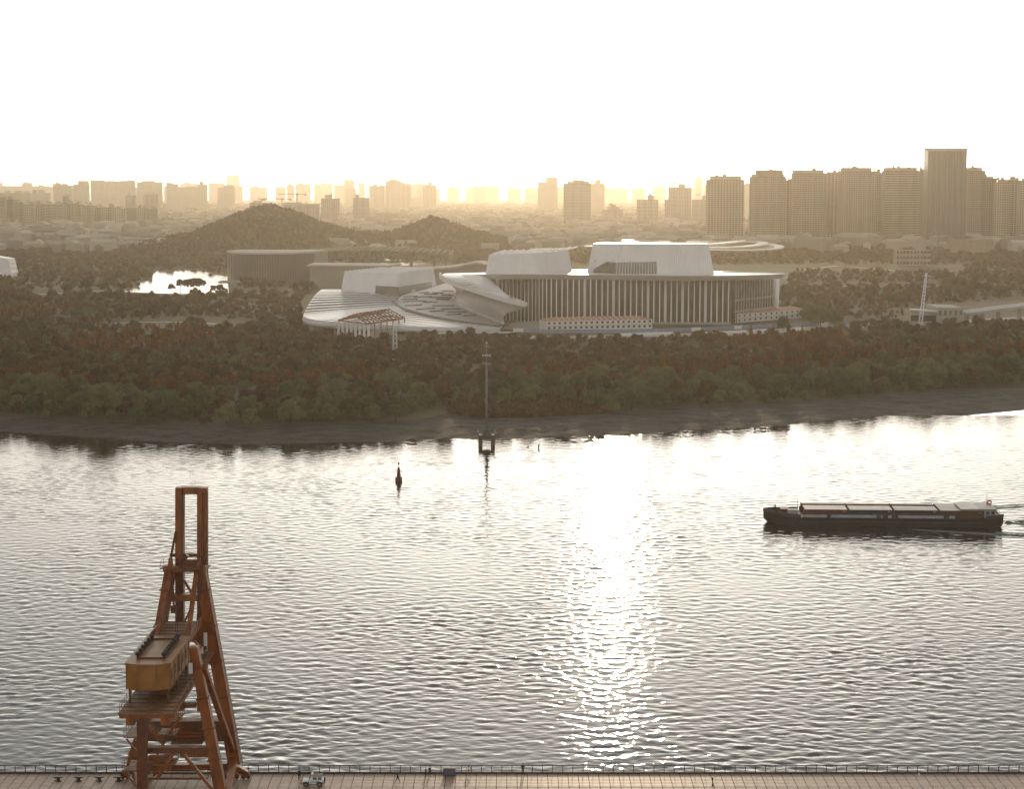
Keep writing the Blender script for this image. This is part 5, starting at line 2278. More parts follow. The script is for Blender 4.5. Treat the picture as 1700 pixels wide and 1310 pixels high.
# ------------------------------------------------------------------ quay crane
def crane():
    DF, DR, DB = 261.0, 284.3, 286.4
    P0 = Vector((-49.0, 273.0, PZ))
    root = empty("quay_crane", P0)
    tag(root, "tall rust-orange quay crane with raised boom standing on the promenade", "crane")
    new = lambda: MB(P0)
    c = atd

    def beam(name, p, q, w, h=None, m='crane', parent=None, w2=None, h2=None, bevel=0.0):
        mb = new()
        mb.bar(p, q, w, h, w2, h2)
        return mb.build(name, M[m], parent or root, bevel=bevel)

    def rail_line(pts, name="railing", parent=None, h=1.1, m='crane', step=1.6):
        mb = new()
        for a, b in zip(pts[:-1], pts[1:]):
            a, b = Vector(a), Vector(b)
            n = max(1, int((b - a).length / step))
            for i in range(n + 1):
                p = a.lerp(b, i / n)
                mb.bar(p, p + Vector((0, 0, h)), 0.06)
            for z in (h, h * 0.55):
                mb.bar(a + Vector((0, 0, z)), b + Vector((0, 0, z)), 0.055)
        return mb.build(name, M[m], parent or root)

    def gz(px, py_, d):                           # foot of a leg at the promenade
        p = c(px, py_, d)
        p.z = PZ + 1.9
        return p

    # waterside legs and head
    rl0, rl1 = c(389, 1268, DR), c(331, 940, DR)
    ll0, ll1 = c(227, 1272, DR), c(283.5, 940, DR)
    lr = beam("waterside_leg", rl0, rl1, 1.75, 1.5, w2=1.45, bevel=0.05)
    llg = beam("waterside_leg", ll0, ll1, 1.75, 1.5, w2=1.45, bevel=0.05)
    for p, q, leg in ((rl0, rl1, lr), (ll0, ll1, llg)):           # flange plates along the legs
        beam("flange", p + Vector((0.95, 0, 0)), q + Vector((0.80, 0, 0)), 0.12, 1.8, parent=leg)
    for x0, x1 in ((279, 287), (327, 335)):
        mb = new()
        a, b = c(x0, 944, DR), c(x1, 944, DR)
        t = c((x0 + x1) / 2, 926, DR)
        mb.hexa([a + Vector((0, -.6, 0)), b + Vector((0, -.6, 0)), b + Vector((0, .6, 0)), a + Vector((0, .6, 0))],
                [t + Vector((-.2, -.5, 0)), t + Vector((.2, -.5, 0)), t + Vector((.2, .5, 0)), t + Vector((-.2, .5, 0))])
        mb.build("leg_cap", M['crane'], root)
    head = beam("head_beam", c(272, 944, DR), c(342, 944, DR), 1.6, 0.85, bevel=0.04)
    mb = new()
    a, b = c(266, 946, DR - 1.5), c(345, 946, DR - 1.5)
    mb.hexa([a, b, b + Vector((0, 3, 0)), a + Vector((0, 3, 0))], [p + Vector((0, 0, 0.12)) for p in (a, b, b + Vector((0, 3, 0)), a + Vector((0, 3, 0)))])
    mb.build("head_platform", M['crane_deck'], root)
    rail_line([a, c(284, 946, DR - 1.5)], parent=head)
    rail_line([a + Vector((0, 3, 0)), a], parent=head)
    rail_line([c(309, 942, DR - 1.5), c(326, 942, DR - 1.5)], parent=head)
    mb = new()
    mb.box(c(313, 935, DR), (2.6, 1.2, 0.9))
    mb.build("sheave_block", M['crane_dark'], head)
    beam("sheave_arm", c(303, 936, DR), c(311, 922, DR), 0.5, 0.5, 'crane_dark', head)
    beam("tie_beam", c(279, 992, DR), c(337, 992, DR), 1.3, 1.0, bevel=0.03)
    beam("head_brace", c(306, 964, DR), c(321, 990, DR), 0.35, 0.35)
    beam("head_brace", c(333, 947, DR), c(344, 978, DR), 0.35, 0.35)
    beam("head_brace", c(322, 1000, DR), c(305, 1036, DR), 0.3, 0.3)
    # raised boom
    bl = beam("boom_girder", c(299, 809, DB), c(299, 1180, DB), 1.25, 1.5, bevel=0.04)
    br = beam("boom_girder", c(336.5, 809, DB), c(336.5, 1180, DB), 1.45, 1.7, bevel=0.04)
    beam("boom_end_beam", c(303, 814, DB), c(331, 814, DB), 1.5, 1.05)
    beam("boom_tie", c(282, 922, DB), c(332, 922, DB), 0.4, 0.5)
    beam("boom_tie", c(303, 1060, DB), c(331, 1060, DB), 0.9, 0.9)
    for i in range(3):
        beam("boom_ladder", c(344.6 + i * 0.3, 815, DB - 0.7 + i * 0.7), c(344.6 + i * 0.3, 985, DB - 0.7 + i * 0.7), 0.08, 0.08, parent=br)
    mb = new()
    for i in range(60):
        y = 818 + i * 2.8
        mb.bar(c(344.7, y, DB - 0.7), c(345.2, y, DB + 0.7), 0.05)
    mb.build("ladder_rungs", M['crane'], br)
    beam("stay_link", c(292, 882, DB - 1), c(284, 924, DB - 1), 0.32, 0.32, 'crane_dark')
    beam("stay_link", c(284, 924, DB - 1), c(285, 950, DB - 1), 0.32, 0.32, 'crane_dark')
    beam("stay_link", c(281, 950, DR - 0.9), c(287, 1000, DR - 0.9), 0.22, 0.22, 'crane_dark')
    beam("stay_link", c(286, 950, DR - 0.9), c(289, 1012, DR - 0.9), 0.25, 0.25, 'crane_dark')
    beam("stay_link", c(341, 884, DB - 1), c(333, 926, DB - 1), 0.35, 0.35)
    beam("stay_link", c(333, 926, DB - 1), c(340, 938, DB - 1), 0.35, 0.35)
    mb = new()
    mb.box(c(288.5, 1012, DR - 0.9), (0.9, 0.5, 1.1))
    mb.build("stay_hook", M['crane_dark'], root)
    # back stays towards the viewer
    beam("back_stay", c(327, 944, DR), c(311, 1066, 269.5), 0.65, 0.65)
    beam("back_stay", c(285, 944, DR), c(258, 1064, 269.5), 0.5, 0.5)
    # upper platform behind the machine house
    zu = 29.0
    xL, xR = -51.7, -46.2
    mb = new()
    mb.box(((xL + xR) / 2, 275.8, zu), (xR - xL, 13, 0.3))
    mb.build("upper_platform", M['crane_deck'], root)
    for i in range(7):
        mb = new()
        mb.box(((xL + xR) / 2, 270.3 + i * 2, zu + 0.19), (xR - xL, 0.12, 0.06))
        mb.build("deck_rib", M['crane'], root)
    for x in (xL, xR):
        mb = new()
        mb.box((x, 275.8, zu + 0.45), (0.16, 13.1, 1.5))
        mb.build("platform_side", M['crane'], root)
    beam("cross_girder", (-53.0, 283.4, zu - 1.2), (-44.6, 283.4, zu - 1.2), 1.2, 1.8)
    # main deck and girders
    zd = 24.5
    x0, x1 = -51.9, -44.5
    mb = new()
    mb.box(((x0 + x1) / 2, 265.3, zd), (x1 - x0, 34.4, 0.25))
    deck = mb.build("main_deck", M['crane_deck'], root)
    for i in range(17):
        mb = new()
        mb.box(((x0 + x1) / 2, 249.2 + i * 2.05, zd + 0.155), (x1 - x0 - 0.3, 0.1, 0.06))
        mb.build("deck_plate_seam", M['crane_dark'], deck)
    for x in (-50.5, -45.9):
        beam("main_girder", (x, 248.8, zd - 0.95), (x, 284.6, zd - 0.95), 1.1, 1.6, bevel=0.03)
    beam("deck_end_beam", (x0, 248.9, zd - 0.45), (x1, 248.9, zd - 0.45), 0.35, 0.6)
    rail_line([(x1, 249, zd), (x1, 282, zd)], parent=deck)
    rail_line([(x0, 249, zd), (x0, 282, zd)], parent=deck)
    rail_line([(x0, 249, zd), (x0 + 2.2, 249, zd)], parent=deck)
    # machine house with chamfered front corners
    hz0, hz1 = 26.6, 30.05
    hx0, hx1, hy0, hy1 = -51.7, -45.8, 252.0, 268.6
    ch = 0.9
    poly = [(hx0, hy0 + ch), (hx0 + 1.7, hy0), (hx1 - 1.7, hy0), (hx1, hy0 + ch), (hx1, hy1), (hx0, hy1)]
    mb = new()
    mb.prism(poly, hz0, hz1)
    house = mb.build("machine_house", M['crane_house'], root, bevel=0.03)
    mb = new()
    big = [(hx0 - .15, hy0 + ch - .1), (hx0 + 1.65, hy0 - .15), (hx1 - 1.65, hy0 - .15), (hx1 + .15, hy0 + ch - .1), (hx1 + .15, hy1 + .15), (hx0 - .15, hy1 + .15)]
    mb.prism(big, hz1 + 0.01, hz1 + 0.16)
    roof = mb.build("house_roof", M['crane_house'], house)
    for a, b in (((hx0 + 1.7, hy0), 0), ((hx1 - 1.7, hy0), 0), ((hx0 + 0.0, hy0 + ch), 0), ((hx1, hy0 + ch), 0)):
        mb = new()
        mb.box((a[0], a[1] - 0.02, (hz0 + hz1) / 2), (0.1, 0.1, hz1 - hz0))
        mb.build("panel_seam", M['crane_deck'], house)
    fx0, fx1, fy0, fy1 = hx0 + 1.1, hx1 - 1.2, hy0 + 3.2, hy1 - 2.2
    for p, q in (((fx0, fy0), (fx1, fy0)), ((fx1, fy0), (fx1, fy1)), ((fx1, fy1), (fx0, fy1)), ((fx0, fy1), (fx0, fy0))):
        beam("roof_curb", (*p, hz1 + 0.26), (*q, hz1 + 0.26), 0.22, 0.22, 'crane_dark', roof)
    vm = MB()
    vm.lathe([(0.16, 0.0), (0.16, 0.4), (0.34, 0.45), (0.36, 0.7), (0.2, 0.9)], n=10)
    vme = vm.mesh("roof_vent", M['black'])
    for i in range(6):
        share("roof_vent", vme, Vector((fx0, fy0 + (fy1 - fy0) * (i + 0.1) / 5.4, hz1 + 0.15)) - P0, roof)
    for i in range(8):
        share("roof_vent", vme, Vector((fx1, fy0 + (fy1 - fy0) * (i + 0.05) / 7.3, hz1 + 0.15)) - P0, roof)
    for i in range(5):
        mb = new()
        mb.box((hx1 + 0.02, hy0 + 2.2 + i * 2.9, hz0 + 1.9), (0.12, 1.1, 1.3 if i != 2 else 2.4))
        mb.build("window" if i != 2 else "door", M['crane_deck'] if i != 2 else M['crane_dark'], house)
    for i in range(6):
        mb = new()
        mb.box((hx1 + 0.01, hy0 + 0.95 + i * 2.9, (hz0 + hz1) / 2), (0.10, 0.12, hz1 - hz0 - 0.1))
        mb.build("panel_seam", M['crane_deck'], house)
    for x in (hx0 + 0.4, (hx0 + hx1) / 2, hx1 - 0.4):
        for y in (hy0 + 1.2, 260, hy1 - 0.8):
            beam("house_post", (x, y, zd + 0.1), (x, y, hz0), 0.25, 0.25, 'crane_dark', house)
    mb = new()
    mb.box((-48.0, 261.0, 25.6), (2.4, 8, 1.6))
    mb.build("winch", M['crane_dark'], root)
    # cabinets on the right side
    for p, s in ((c(341, 1062, 277), (0.45, 0.4, 1.9)), (c(316.5, 1110, 259.3), (0.5, 0.4, 1.4)), (c(335, 1080, 273), (0.35, 0.35, 0.9))):
        mb = new()
        mb.box(p, s)
        mb.build("control_cabinet", M['lilac'], root)
    # landside right leg, left column, and their braces
    fl1 = c(321, 1074, DF)
    fl0 = c(374, 1376, DF)
    fl0.z = PZ + 1.9
    lg = beam("landside_leg", fl0, fl1, 1.55, 1.4, w2=1.15, bevel=0.05)
    beam("flange", fl0 + Vector((0.82, 0, 0)), fl1 + Vector((0.62, 0, 0)), 0.1, 1.6, parent=lg)
    col_x = c(236, 1190, 259).x
    beam("landside_leg", (col_x - 0.2, 259, PZ + 1.9), (col_x, 259, zd - 1.7), 1.25, 1.5, m='crane_dark', bevel=0.04)
    beam("landside_head_beam", (x0 + 0.6, 259, zd - 2.0), (x1 + 1.0, 260, zd - 2.0), 1.2, 0.5, m='crane_dark')
    beam("side_brace", c(338, 1108, DF), c(387, 1248, DR - 0.8), 0.75, 0.75)
    beam("side_brace", c(322, 1064, DF + 8), c(334, 1076, DF + 12), 0.3, 0.3)
    # portal beams
    beam("portal_girder", c(240, 1212, DR - 0.5), c(374, 1212, DR - 0.5), 2.0, 3.1, m='crane_dark', bevel=0.04)
    for y_ in (1217, 1223, 1229):
        beam("girder_rib", c(292, y_, DR - 1.7), c(334, y_, DR - 1.7), 0.16, 0.2, m='crane')
    rail_line([c(292, 1231, DR - 3.2), c(334, 1231, DR - 3.2)], m='crane')
    beam("walkway", c(285, 1233, DR - 3.0), c(337, 1233, DR - 3.0), 1.6, 0.2, m='crane_deck')
    mb = new()
    a, b, t = c(362, 1205, DR - 1), c(352, 1232, DR - 1), c(346, 1232, DR - 1)
    mb.bar(a, b, 0.9, 1.2, 0.6, 0.8)
    mb.build("gusset", M['crane'], root)
    beam("landside_portal_beam", c(243, 1245, DF - 0.1), c(348, 1245, DF - 0.1), 1.3, 0.85, m='crane_dark')
    beam("portal_beam_top", c(300, 1253, DF + 4), c(346, 1253, DF + 4), 1.0, 0.6)
    beam("knee_brace", c(289, 1250, DF), c(262, 1292, DF), 0.5, 0.5)
    beam("knee_brace", c(304, 1252, DF), c(358, 1318, DF), 0.42, 0.42)
    beam("sill_beam", c(240, 1275, DR - 0.6), c(378, 1272, DR - 0.6), 1.4, 0.95)
    rail_line([c(245, 1290, DR - 5.5), c(345, 1290, DR - 5.5)])
    beam("service_walkway", c(244, 1291, DR - 5.2), c(346, 1291, DR - 5.2), 1.6, 0.35, m='crane_deck')
    for sx, ex in ((233, 228), (388, 374)):
        pass
    beam("side_sill", (fl0.x, 261.5, PZ + 2.9), (rl0.x, 283.5, PZ + 2.9), 1.0, 1.3)
    beam("side_sill", (col_x - 0.2, 259.8, PZ + 2.9), (ll0.x, 283.5, PZ + 2.9), 1.0, 1.3)
    # landings with railings on the left, and stairs
    for (xa, xb, y_, d, nm) in ((206, 229, 1226, 261.5, "landing"), (203, 227, 1282, 262.5, "landing")):
        a, b = c(xa, y_, d), c(xb, y_, d)
        mb = new()
        dp = Vector((0, 5.0, 0))
        up = Vector((0, 0, 0.18))
        mb.hexa([a, b, b + dp, a + dp], [a + up, b + up, b + dp + up, a + dp + up])
        ld = mb.build(nm, M['crane_deck'], root)
        rail_line([b, a, a + dp, b + dp], parent=ld, h=1.3)
        beam("landing_bracket", b + Vector((0, 0, -2.2)), a + Vector((0.3, 0, -0.1)), 0.2, 0.2, parent=ld)

    def stair(p, q, w=1.0):
        mb = new()
        mb.bar(p + Vector((0, -w / 2, 0)), q + Vector((0, -w / 2, 0)), 0.12, 0.3)
        mb.bar(p + Vector((0, w / 2, 0)), q + Vector((0, w / 2, 0)), 0.12, 0.3)
        for z in (0.55, 1.0):
            for s_ in (-1, 1):
                mb.bar(p + Vector((0, s_ * w / 2, z)), q + Vector((0, s_ * w / 2, z)), 0.06)
        st = mb.build("stair", M['crane'], root)
        n = max(6, int((q - p).length / 0.45))
        tm = new()
        for i in range(n):
            r_ = p.lerp(q, (i + 0.5) / n)
            tm.box(r_, (0.32, w, 0.06))
        tm.build("treads", M['crane_deck'], st)

    stair(c(262, 1252, 277), c(300, 1188, 277))
    stair(c(272, 1236, 273), c(246, 1206, 273))
    stair(c(255, 1288, 277), c(290, 1250, 277))
    stair(c(212, 1272, 264), c(226, 1228, 264), 0.8)
    for (xa, xb, y_, d) in ((262, 292, 1222, 276), (243, 290, 1272, 275), (282, 300, 1196, 279)):
        a, b = c(xa, y_, d), c(xb, y_, d)
        mb = new()
        dp, up = Vector((0, 3.5, 0)), Vector((0, 0, 0.16))
        mb.hexa([a, b, b + dp, a + dp], [a + up, b + up, b + dp + up, a + dp + up])
        ld = mb.build("stair_landing", M['crane_deck'], root)
        rail_line([a, b], parent=ld)
        rail_line([a + dp, b + dp], parent=ld)
    mb = new()
    mb.box(c(270, 1268, 277), (2.6, 1.6, 2.0))
    mb.build("switch_house", M['crane'], root)
    mb = new()
    mb.box(c(252, 1268, 278), (0.9, 1.0, 2.2))
    mb.build("switch_house", M['crane'], root)
    # bolted joints along the legs, hoist ropes, ladder on the right leg
    for p, q, w in ((rl0, rl1, 1.95), (ll0, ll1, 1.95), (fl0, fl1, 1.75)):
        for t in (0.16, 0.34, 0.52, 0.70, 0.88):
            r_ = p.lerp(q, t)
            d_ = (q - p).normalized()
            beam("joint_flange", r_ - d_ * 0.09, r_ + d_ * 0.09, w, w * 0.9, m='crane_dark')
    for k, (xa, xb) in enumerate(((300, 297), (303, 300), (333, 331), (336, 334))):
        mb = new()
        mb.tube(c(xa + 3, 818, DB - 1.2), c(xb + 3, 936, DR - 0.9), 0.045, n=5)
        mb.tube(c(xb + 3, 936, DR - 0.9), c(xb - 6, 1050, 272), 0.045, n=5)
        mb.build("hoist_rope", M['black'], root)
    mb = new()
    for s_ in (-0.25, 0.25):
        mb.bar(rl0 + Vector((1.25, s_, 0)), rl1 + Vector((1.05, s_, 0)), 0.06)
    for k in range(70):
        r_ = (rl0 + Vector((1.25, 0, 0))).lerp(rl1 + Vector((1.05, 0, 0)), (k + 0.5) / 70)
        mb.bar(r_ + Vector((0, -0.25, 0)), r_ + Vector((0, 0.25, 0)), 0.04)
    mb.build("leg_ladder", M['crane'], lr)
    # travelling gear under each corner
    for (x, y) in ((rl0.x, 284.2), (ll0.x, 284.2), (fl0.x, 261.0), (col_x - 0.2, 259.0)):
        mb = new()
        b0 = Vector((x, y, PZ + 1.9))
        mb.hexa([b0 + Vector((a_, b_, -0.75)) for a_, b_ in ((-2.1, -.45), (2.1, -.45), (2.1, .45), (-2.1, .45))],
                [b0 + Vector((a_, b_, 0.1)) for a_, b_ in ((-.8, -.6), (.8, -.6), (.8, .6), (-.8, .6))])
        bg_ = mb.build("equaliser_beam", M['crane'], root)
        for k in (-1.75, 0.0, 1.75):
            mb = new()
            q = Vector((x + k, y, PZ))
            mb.hexa([q + Vector((a_, b_, 0.35)) for a_, b_ in ((-.75, -.3), (.75, -.3), (.75, .3), (-.75, .3))],
                    [q + Vector((a_, b_, 1.15)) for a_, b_ in ((-.35, -.4), (.35, -.4), (.35, .4), (-.35, .4))])
            mb.build("wheel_housing", M['crane_dark'], bg_)
            for s_ in (-0.36, 0.36):
                mb = MB()
                mb.lathe([(0.1, -0.14), (0.36, -0.14), (0.36, 0.14), (0.1, 0.14)], n=14)
                w = mb.build("wheel", M['black'], bg_)
                w.rotation_euler = (R(90), 0, 0)
                w.location = Vector((x + k + s_, y, PZ + 0.36)) - P0


crane()


# ------------------------------------------------------------------ things on the promenade
def bollards():
    labs = ["leftmost of the four black mooring bollards by the quay edge", "second of the four black mooring bollards from the left",
            "third of the four black mooring bollards from the left", "black mooring bollard nearest the crane's left leg"]
    for px, l in zip((97, 131, 165, 197), labs):
        p = at(px, 1297.5, PZ)
        root = empty("mooring_bollard", p)
        tag(root, l, "bollard", "mooring bollards")
        mb = MB()
        mb.lathe([(0.55, 0.0), (0.5, 0.08), (0.26, 0.12), (0.22, 0.42), (0.3, 0.5)], n=14)
        mb.build("post", M['rail'], root)
        mb = MB()
        mb.hexa([(-.45, -.16, .48), (.45, -.16, .48), (.45, .16, .48), (-.45, .16, .48)], [(-.82, -.2, .66), (.82, -.2, .66), (.82, .2, .66), (-.82, .2, .66)])
        mb.build("horns", M['rail'], root)


bollards()


def car():
    p = at(520, 1305, PZ)
    root = empty("off_road_car", p, R(180))
    tag(root, "boxy white off-road car with dark roof parked on the promenade facing left", "car")
    # local x forward, built nose towards +x and turned round
    W = 1.62
    prof = [(-1.55, 0.42), (-1.60, 0.95), (-1.52, 1.02), (0.55, 1.02), (1.45, 0.90), (1.58, 0.80), (1.60, 0.42)]
    mb = MB()
    n = len(prof)
    vs = [(x, -W / 2, z) for x, z in prof] + [(x, W / 2, z) for x, z in prof]
    fs = [tuple(range(n)), tuple(reversed(range(n, 2 * n)))] + [(i, n + i, n + (i + 1) % n, (i + 1) % n) for i in range(n)]
    mb.add(vs, fs)
    body = mb.build("body", M['white'], root, bevel=0.05)
    mb = MB()
    cb = [(-1.50, 1.02), (0.62, 1.02)]
    b = [(-1.50, -W / 2 + .04, 1.03), (0.62, -W / 2 + .04, 1.03), (0.62, W / 2 - .04, 1.03), (-1.50, W / 2 - .04, 1.03)]
    t = [(-1.42, -W / 2 + .12, 1.62), (0.22, -W / 2 + .12, 1.62), (0.22, W / 2 - .12, 1.62), (-1.42, W / 2 - .12, 1.62)]
    mb.hexa(b, t)
    cab = mb.build("cabin", M['white'], root, bevel=0.04)
    mb = MB()
    mb.box((-0.6, 0, 1.66), (1.72, W - 0.2, 0.08))
    mb.build("roof", M['black'], root, bevel=0.02)
    for s_ in (-1, 1):
        for (xa, xb) in ((-1.30, -0.75), (-0.62, 0.0)):
            mb = MB()
            y0, y1 = s_ * (W / 2 - 0.03), s_ * (W / 2 - 0.095)
            mb.hexa([(xa, y0, 1.12), (xb, y0, 1.12), (xb, y0 - s_ * .05, 1.12), (xa, y0 - s_ * .05, 1.12)], [(xa + .02, y1, 1.52), (xb - .04, y1, 1.52), (xb - .04, y1 - s_ * .05, 1.52), (xa + .02, y1 - s_ * .05, 1.52)])
            mb.build("side_window", M['glass_dark'], cab)
        mb = MB()                                   # dark graphics on the doors
        for (x, z, w_, h_) in ((0.25, 0.78, 0.34, 0.07), (0.25, 0.62, 0.3, 0.06), (-0.2, 0.72, 0.09, 0.34), (-0.05, 0.8, 0.3, 0.07), (-0.55, 0.7, 0.3, 0.08), (-0.55, 0.86, 0.08, 0.3), (-0.85, 0.7, 0.09, 0.3), (-0.8, 0.84, 0.3, 0.07)):
            mb.box((x, s_ * (W / 2 + 0.012), z), (w_, 0.02, h_))
        mb.build("door_graphic", M['blue_grey'], body)
        mb = MB()
        mb.box((1.25, s_ * 0.45, 0.72), (0.1, 0.28, 0.2))
        mb.box((1.58, s_ * 0.55, 0.72), (0.08, 0.28, 0.2))
        mb.build("headlight", M['lilac'], body)
        for x in (-1.02, 1.02):
            mb = MB()
            mb.box((x, s_ * (W / 2 + 0.03), 0.66), (0.98, 0.1, 0.18))
            mb.build("wheel_arch", M['black'], body)
            mb = MB()
            mb.lathe([(0.2, -0.13), (0.40, -0.13), (0.42, -0.05), (0.42, 0.05), (0.40, 0.13), (0.2, 0.13)], n=18)
            w = mb.build("wheel", M['black'], root)
            w.rotation_euler = (R(90), 0, 0)
            w.location = (x, s_ * (W / 2 - 0.08), 0.42)
            mb = MB()
            mb.lathe([(0.06, -0.145), (0.21, -0.145), (0.21, 0.145), (0.06, 0.145)], n=12)
            mb.build("rim", M['pole'], w)
    mb = MB()
    mb.hexa([(0.66, -.66, 1.06), (0.66, .66, 1.06), (0.60, .66, 1.06), (0.60, -.66, 1.06)], [(0.30, -.6, 1.56), (0.30, .6, 1.56), (0.25, .6, 1.56), (0.25, -.6, 1.56)])
    mb.build("windscreen", M['glass_dark'], cab)
    mb = MB()
    mb.box((0.12, 0, 1.80), (0.28, 1.0, 0.2))
    mb.build("roof_light", M['white'], root)
    mb = MB()
    mb.box((1.64, 0, 0.46), (0.14, 1.5, 0.2))
    mb.box((-1.66, 0, 0.46), (0.14, 1.5, 0.2))
    mb.build("bumpers", M['black'], root)
    mb = MB()
    mb.lathe([(0.12, -0.1), (0.34, -0.1), (0.34, 0.1), (0.12, 0.1)], n=14)
    w = mb.build("spare_wheel", M['black'], root)
    w.rotation_euler = (0, R(90), 0)
    w.location = (-1.72, 0, 0.95)
    mb = MB()
    mb.box((0.0, 0, 0.36), (2.6, 1.2, 0.22))
    mb.build("chassis", M['black'], root)


car()


def person_mat(name, top, leg, skin, hair):
    m = bpy.data.materials.new(name)
    m.use_nodes = True
    nt = m.node_tree
    b = nt.nodes["Principled BSDF"]
    b.inputs["Roughness"].default_value = 0.8
    tc = nt.nodes.new("ShaderNodeTexCoord")
    sp = nt.nodes.new("ShaderNodeSeparateXYZ")
    nt.links.new(tc.outputs["Object"], sp.inputs[0])
    dv = nt.nodes.new("ShaderNodeMath")
    dv.operation = 'DIVIDE'
    dv.inputs[1].default_value = 1.75
    nt.links.new(sp.outputs[2], dv.inputs[0])
    rp = nt.nodes.new("ShaderNodeValToRGB")
    rp.color_ramp.interpolation = 'CONSTANT'
    e = rp.color_ramp.elements
    e[0].position, e[0].color = 0.0, (0.02, 0.02, 0.02, 1)
    e[1].position, e[1].color = 0.05, (*leg, 1)
    for pos, cc in ((0.52, top), (0.845, skin), (0.94, hair)):
        k = e.new(pos)
        k.color = (*cc, 1)
    nt.links.new(dv.outputs[0], rp.inputs[0])
    nt.links.new(rp.outputs[0], b.inputs["Base Color"])
    return m


def person(px, py, label, rz, stride=0.0, top=(0.03, 0.03, 0.035), leg=(0.02, 0.02, 0.025), h=1.72, lean=False):
    p = at(px, py, PZ)
    root = empty("person", p, rz)
    tag(root, label, "person", "people on the promenade")
    s = stride
    V = [((0, 0, 0.93), 0.145), ((0, 0, 1.12), 0.13), ((0, 0.0, 1.34), 0.155), ((0, 0, 1.47), 0.065), ((0, -0.02, 1.56), 0.085), ((0, -0.02, 1.66), 0.10), ((0, -0.01, 1.73), 0.06),
         ((0.10, 0, 0.86), 0.11), ((0.11, -0.22 * s, 0.48), 0.072), ((0.11, -0.30 * s + 0.05, 0.09), 0.05), ((0.12, -0.30 * s - 0.12, 0.045), 0.045),
         ((-0.10, 0, 0.86), 0.11), ((-0.11, 0.10 * s, 0.48), 0.072), ((-0.11, 0.42 * s, 0.10), 0.05), ((-0.12, 0.42 * s - 0.15, 0.045), 0.045),
         ((0.20, 0, 1.38), 0.075), ((0.25, 0.12 * s + 0.02, 1.10), 0.055), ((0.25, (0.02 if not lean else -0.25) - 0.05 * s, 0.88 if not lean else 1.12), 0.04), ((0.25, (-0.03 if not lean else -0.33), 0.80 if not lean else 1.14), 0.035),
         ((-0.20, 0, 1.38), 0.075), ((-0.25, -0.12 * s + 0.02, 1.10), 0.055), ((-0.25, (-0.12 * s if not lean else -0.25), 0.88 if not lean else 1.12), 0.04), ((-0.25, (-0.18 * s - 0.02 if not lean else -0.33), 0.80 if not lean else 1.14), 0.035)]
    E = [(0, 1), (1, 2), (2, 3), (3, 4), (4, 5), (5, 6), (0, 7), (7, 8), (8, 9), (9, 10), (0, 11), (11, 12), (12, 13), (13, 14), (2, 15), (15, 16), (16, 17), (17, 18), (2, 19), (19, 20), (20, 21), (21, 22)]
    me = bpy.data.meshes.new("body")
    me.from_pydata([v[0] for v in V], E, [])
    o = bpy.data.objects.new("body", me)
    link(o, root)
    sk = o.modifiers.new("skin", 'SKIN')
    for i, v in enumerate(V):
        me.skin_vertices[0].data[i].radius = (v[1], v[1])
        me.skin_vertices[0].data[i].use_root = (i == 0)
    sb = o.modifiers.new("sub", 'SUBSURF')
    sb.levels = 1
    sb.render_levels = 2
    me.materials.append(person_mat("clothes", top, leg, (0.35, 0.20, 0.13), (0.015, 0.012, 0.01)))
    root.scale = (h / 1.75,) * 3
    return root


person(497, 1296, "person in dark clothes standing left of the white car", R(20))
person(660, 1300, "person in dark clothes walking across the pavers right of the car", R(70), stride=1.0)
person(868, 1287.5, "tall person in black leaning on the railing before the sun glitter", R(180), lean=True, h=1.85)
person(707, 1287.3, "small person in grey beside another at the railing left of the cabinet", R(180), h=1.15, top=(0.10, 0.10, 0.11), lean=True)
person(713, 1287.3, "small person in black at the railing just left of the cabinet", R(170), h=1.3, lean=True)


def cabinet():
    p = at(746, 1288.3, PZ)
    root = empty("equipment_cabinet", p)
    tag(root, "blue-grey equipment cabinet standing against the railing", "cabinet")
    mb = MB()
    mb.box((0, 0, 0.62), (1.85, 0.65, 1.04))
    mb.build("body", M['blue_grey'], root, bevel=0.02)
    mb = MB()
    mb.box((0, 0, 1.19), (1.95, 0.75, 0.08))
    mb.build("lid", M['blue_grey'], root)
    mb = MB()
    mb.box((0, 0, 0.05), (1.8, 0.6, 0.1))
    mb.build("plinth", M['black'], root)
    for x in (-0.46, 0.46):
        mb = MB()
        mb.box((x, -0.34, 0.62), (0.84, 0.03, 0.92))
        d = mb.build("door", M['blue_grey'], root)
        mb = MB()
        mb.box((x + (0.32 if x < 0 else -0.32), -0.37, 0.65), (0.04, 0.04, 0.18))
        mb.build("handle", M['pole'], d)


cabinet()


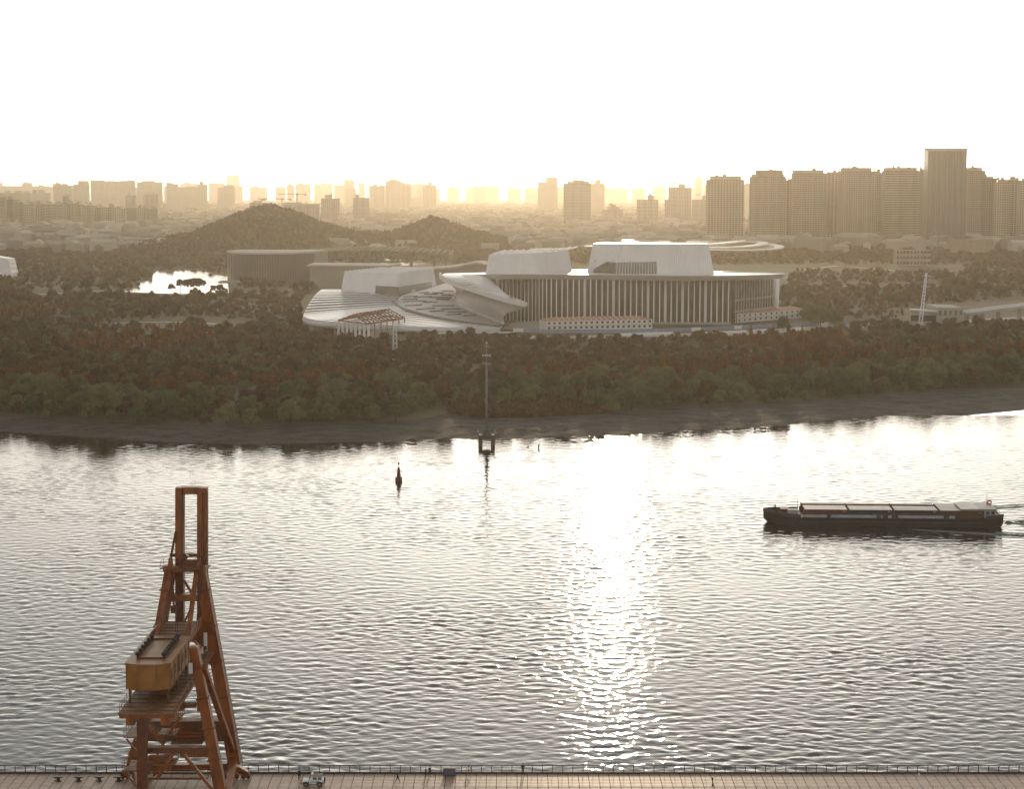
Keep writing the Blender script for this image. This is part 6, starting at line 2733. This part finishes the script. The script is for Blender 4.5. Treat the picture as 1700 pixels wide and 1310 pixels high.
def lifebuoys():
    for (px, l) in ((778, "orange life ring hanging on the railing right of the cabinet"), (1592, "orange life ring hanging on the railing far to the right")):
        p = at(px, 1287, PZ)
        p.y = QY - 0.45
        root = empty("life_ring", (p.x, p.y, PZ))
        tag(root, l, "life ring", "life rings on the railing")
        mb = MB()
        mb.torus((0, 0, 0.85), 0.28, 0.075)
        mb.build("ring", M['orange'], root, smooth=True)
        for k in range(4):
            a = k * math.pi / 2 + 0.78
            mb = MB()
            mb.box((0.28 * math.cos(a), 0, 0.85 + 0.28 * math.sin(a)), (0.13, 0.17, 0.13))
            mb.build("band", M['white'], root)
        mb = MB()
        mb.bar((0, 0.1, 0.0), (0, 0.1, 1.2), 0.06)
        mb.build("bracket", M['rail'], root)


lifebuoys()


def posts():
    for (px, py, h, m, l, nm) in ((1183, 1305, 0.95, 'rail', "short black post standing alone on the pavers", "black_post"),
                                  (1525, 1316, 2.6, 'lilac', "slim white lamp post at the lower right of the promenade", "lamp_post")):
        p = at(px, py, PZ)
        root = empty(nm, p)
        tag(root, l, "post")
        mb = MB()
        mb.tube((0, 0, 0), (0, 0, h), 0.09, 0.07, 10)
        mb.build("shaft", M[m], root)
        mb = MB()
        mb.lathe([(0.16, 0), (0.16, 0.06), (0.09, 0.1)], n=12)
        mb.build("base", M[m], root)
        mb = MB()
        mb.lathe([(0.07, h), (0.13, h + 0.05), (0.13, h + 0.22), (0.04, h + 0.3)], n=12)
        mb.build("head", M[m], root)


posts()


# ------------------------------------------------------------------ haze
def haze():
    x, y0, y1, z0, z1 = 24000.0, -300.0, 24000.0, -4.0, 260.0
    mb = MB()
    mb.hexa([(-x, y0, z0), (x, y0, z0), (x, y1, z0), (-x, y1, z0)], [(-x, y0, z1), (x, y0, z1), (x, y1, z1), (-x, y1, z1)])
    m = bpy.data.materials.new("haze")
    m.use_nodes = True
    nt = m.node_tree
    nt.nodes.clear()
    out = nt.nodes.new("ShaderNodeOutputMaterial")
    pv = nt.nodes.new("ShaderNodeVolumePrincipled")
    pv.inputs["Color"].default_value = HAZE_COLOR
    pv.inputs["Density"].default_value = HAZE_DENSITY
    pv.inputs["Anisotropy"].default_value = HAZE_ANISO
    nt.links.new(pv.outputs[0], out.inputs["Volume"])
    o = mb.build("haze", m)
    tag(o, "golden evening haze over river, park and city", "haze", kind="stuff")


haze()
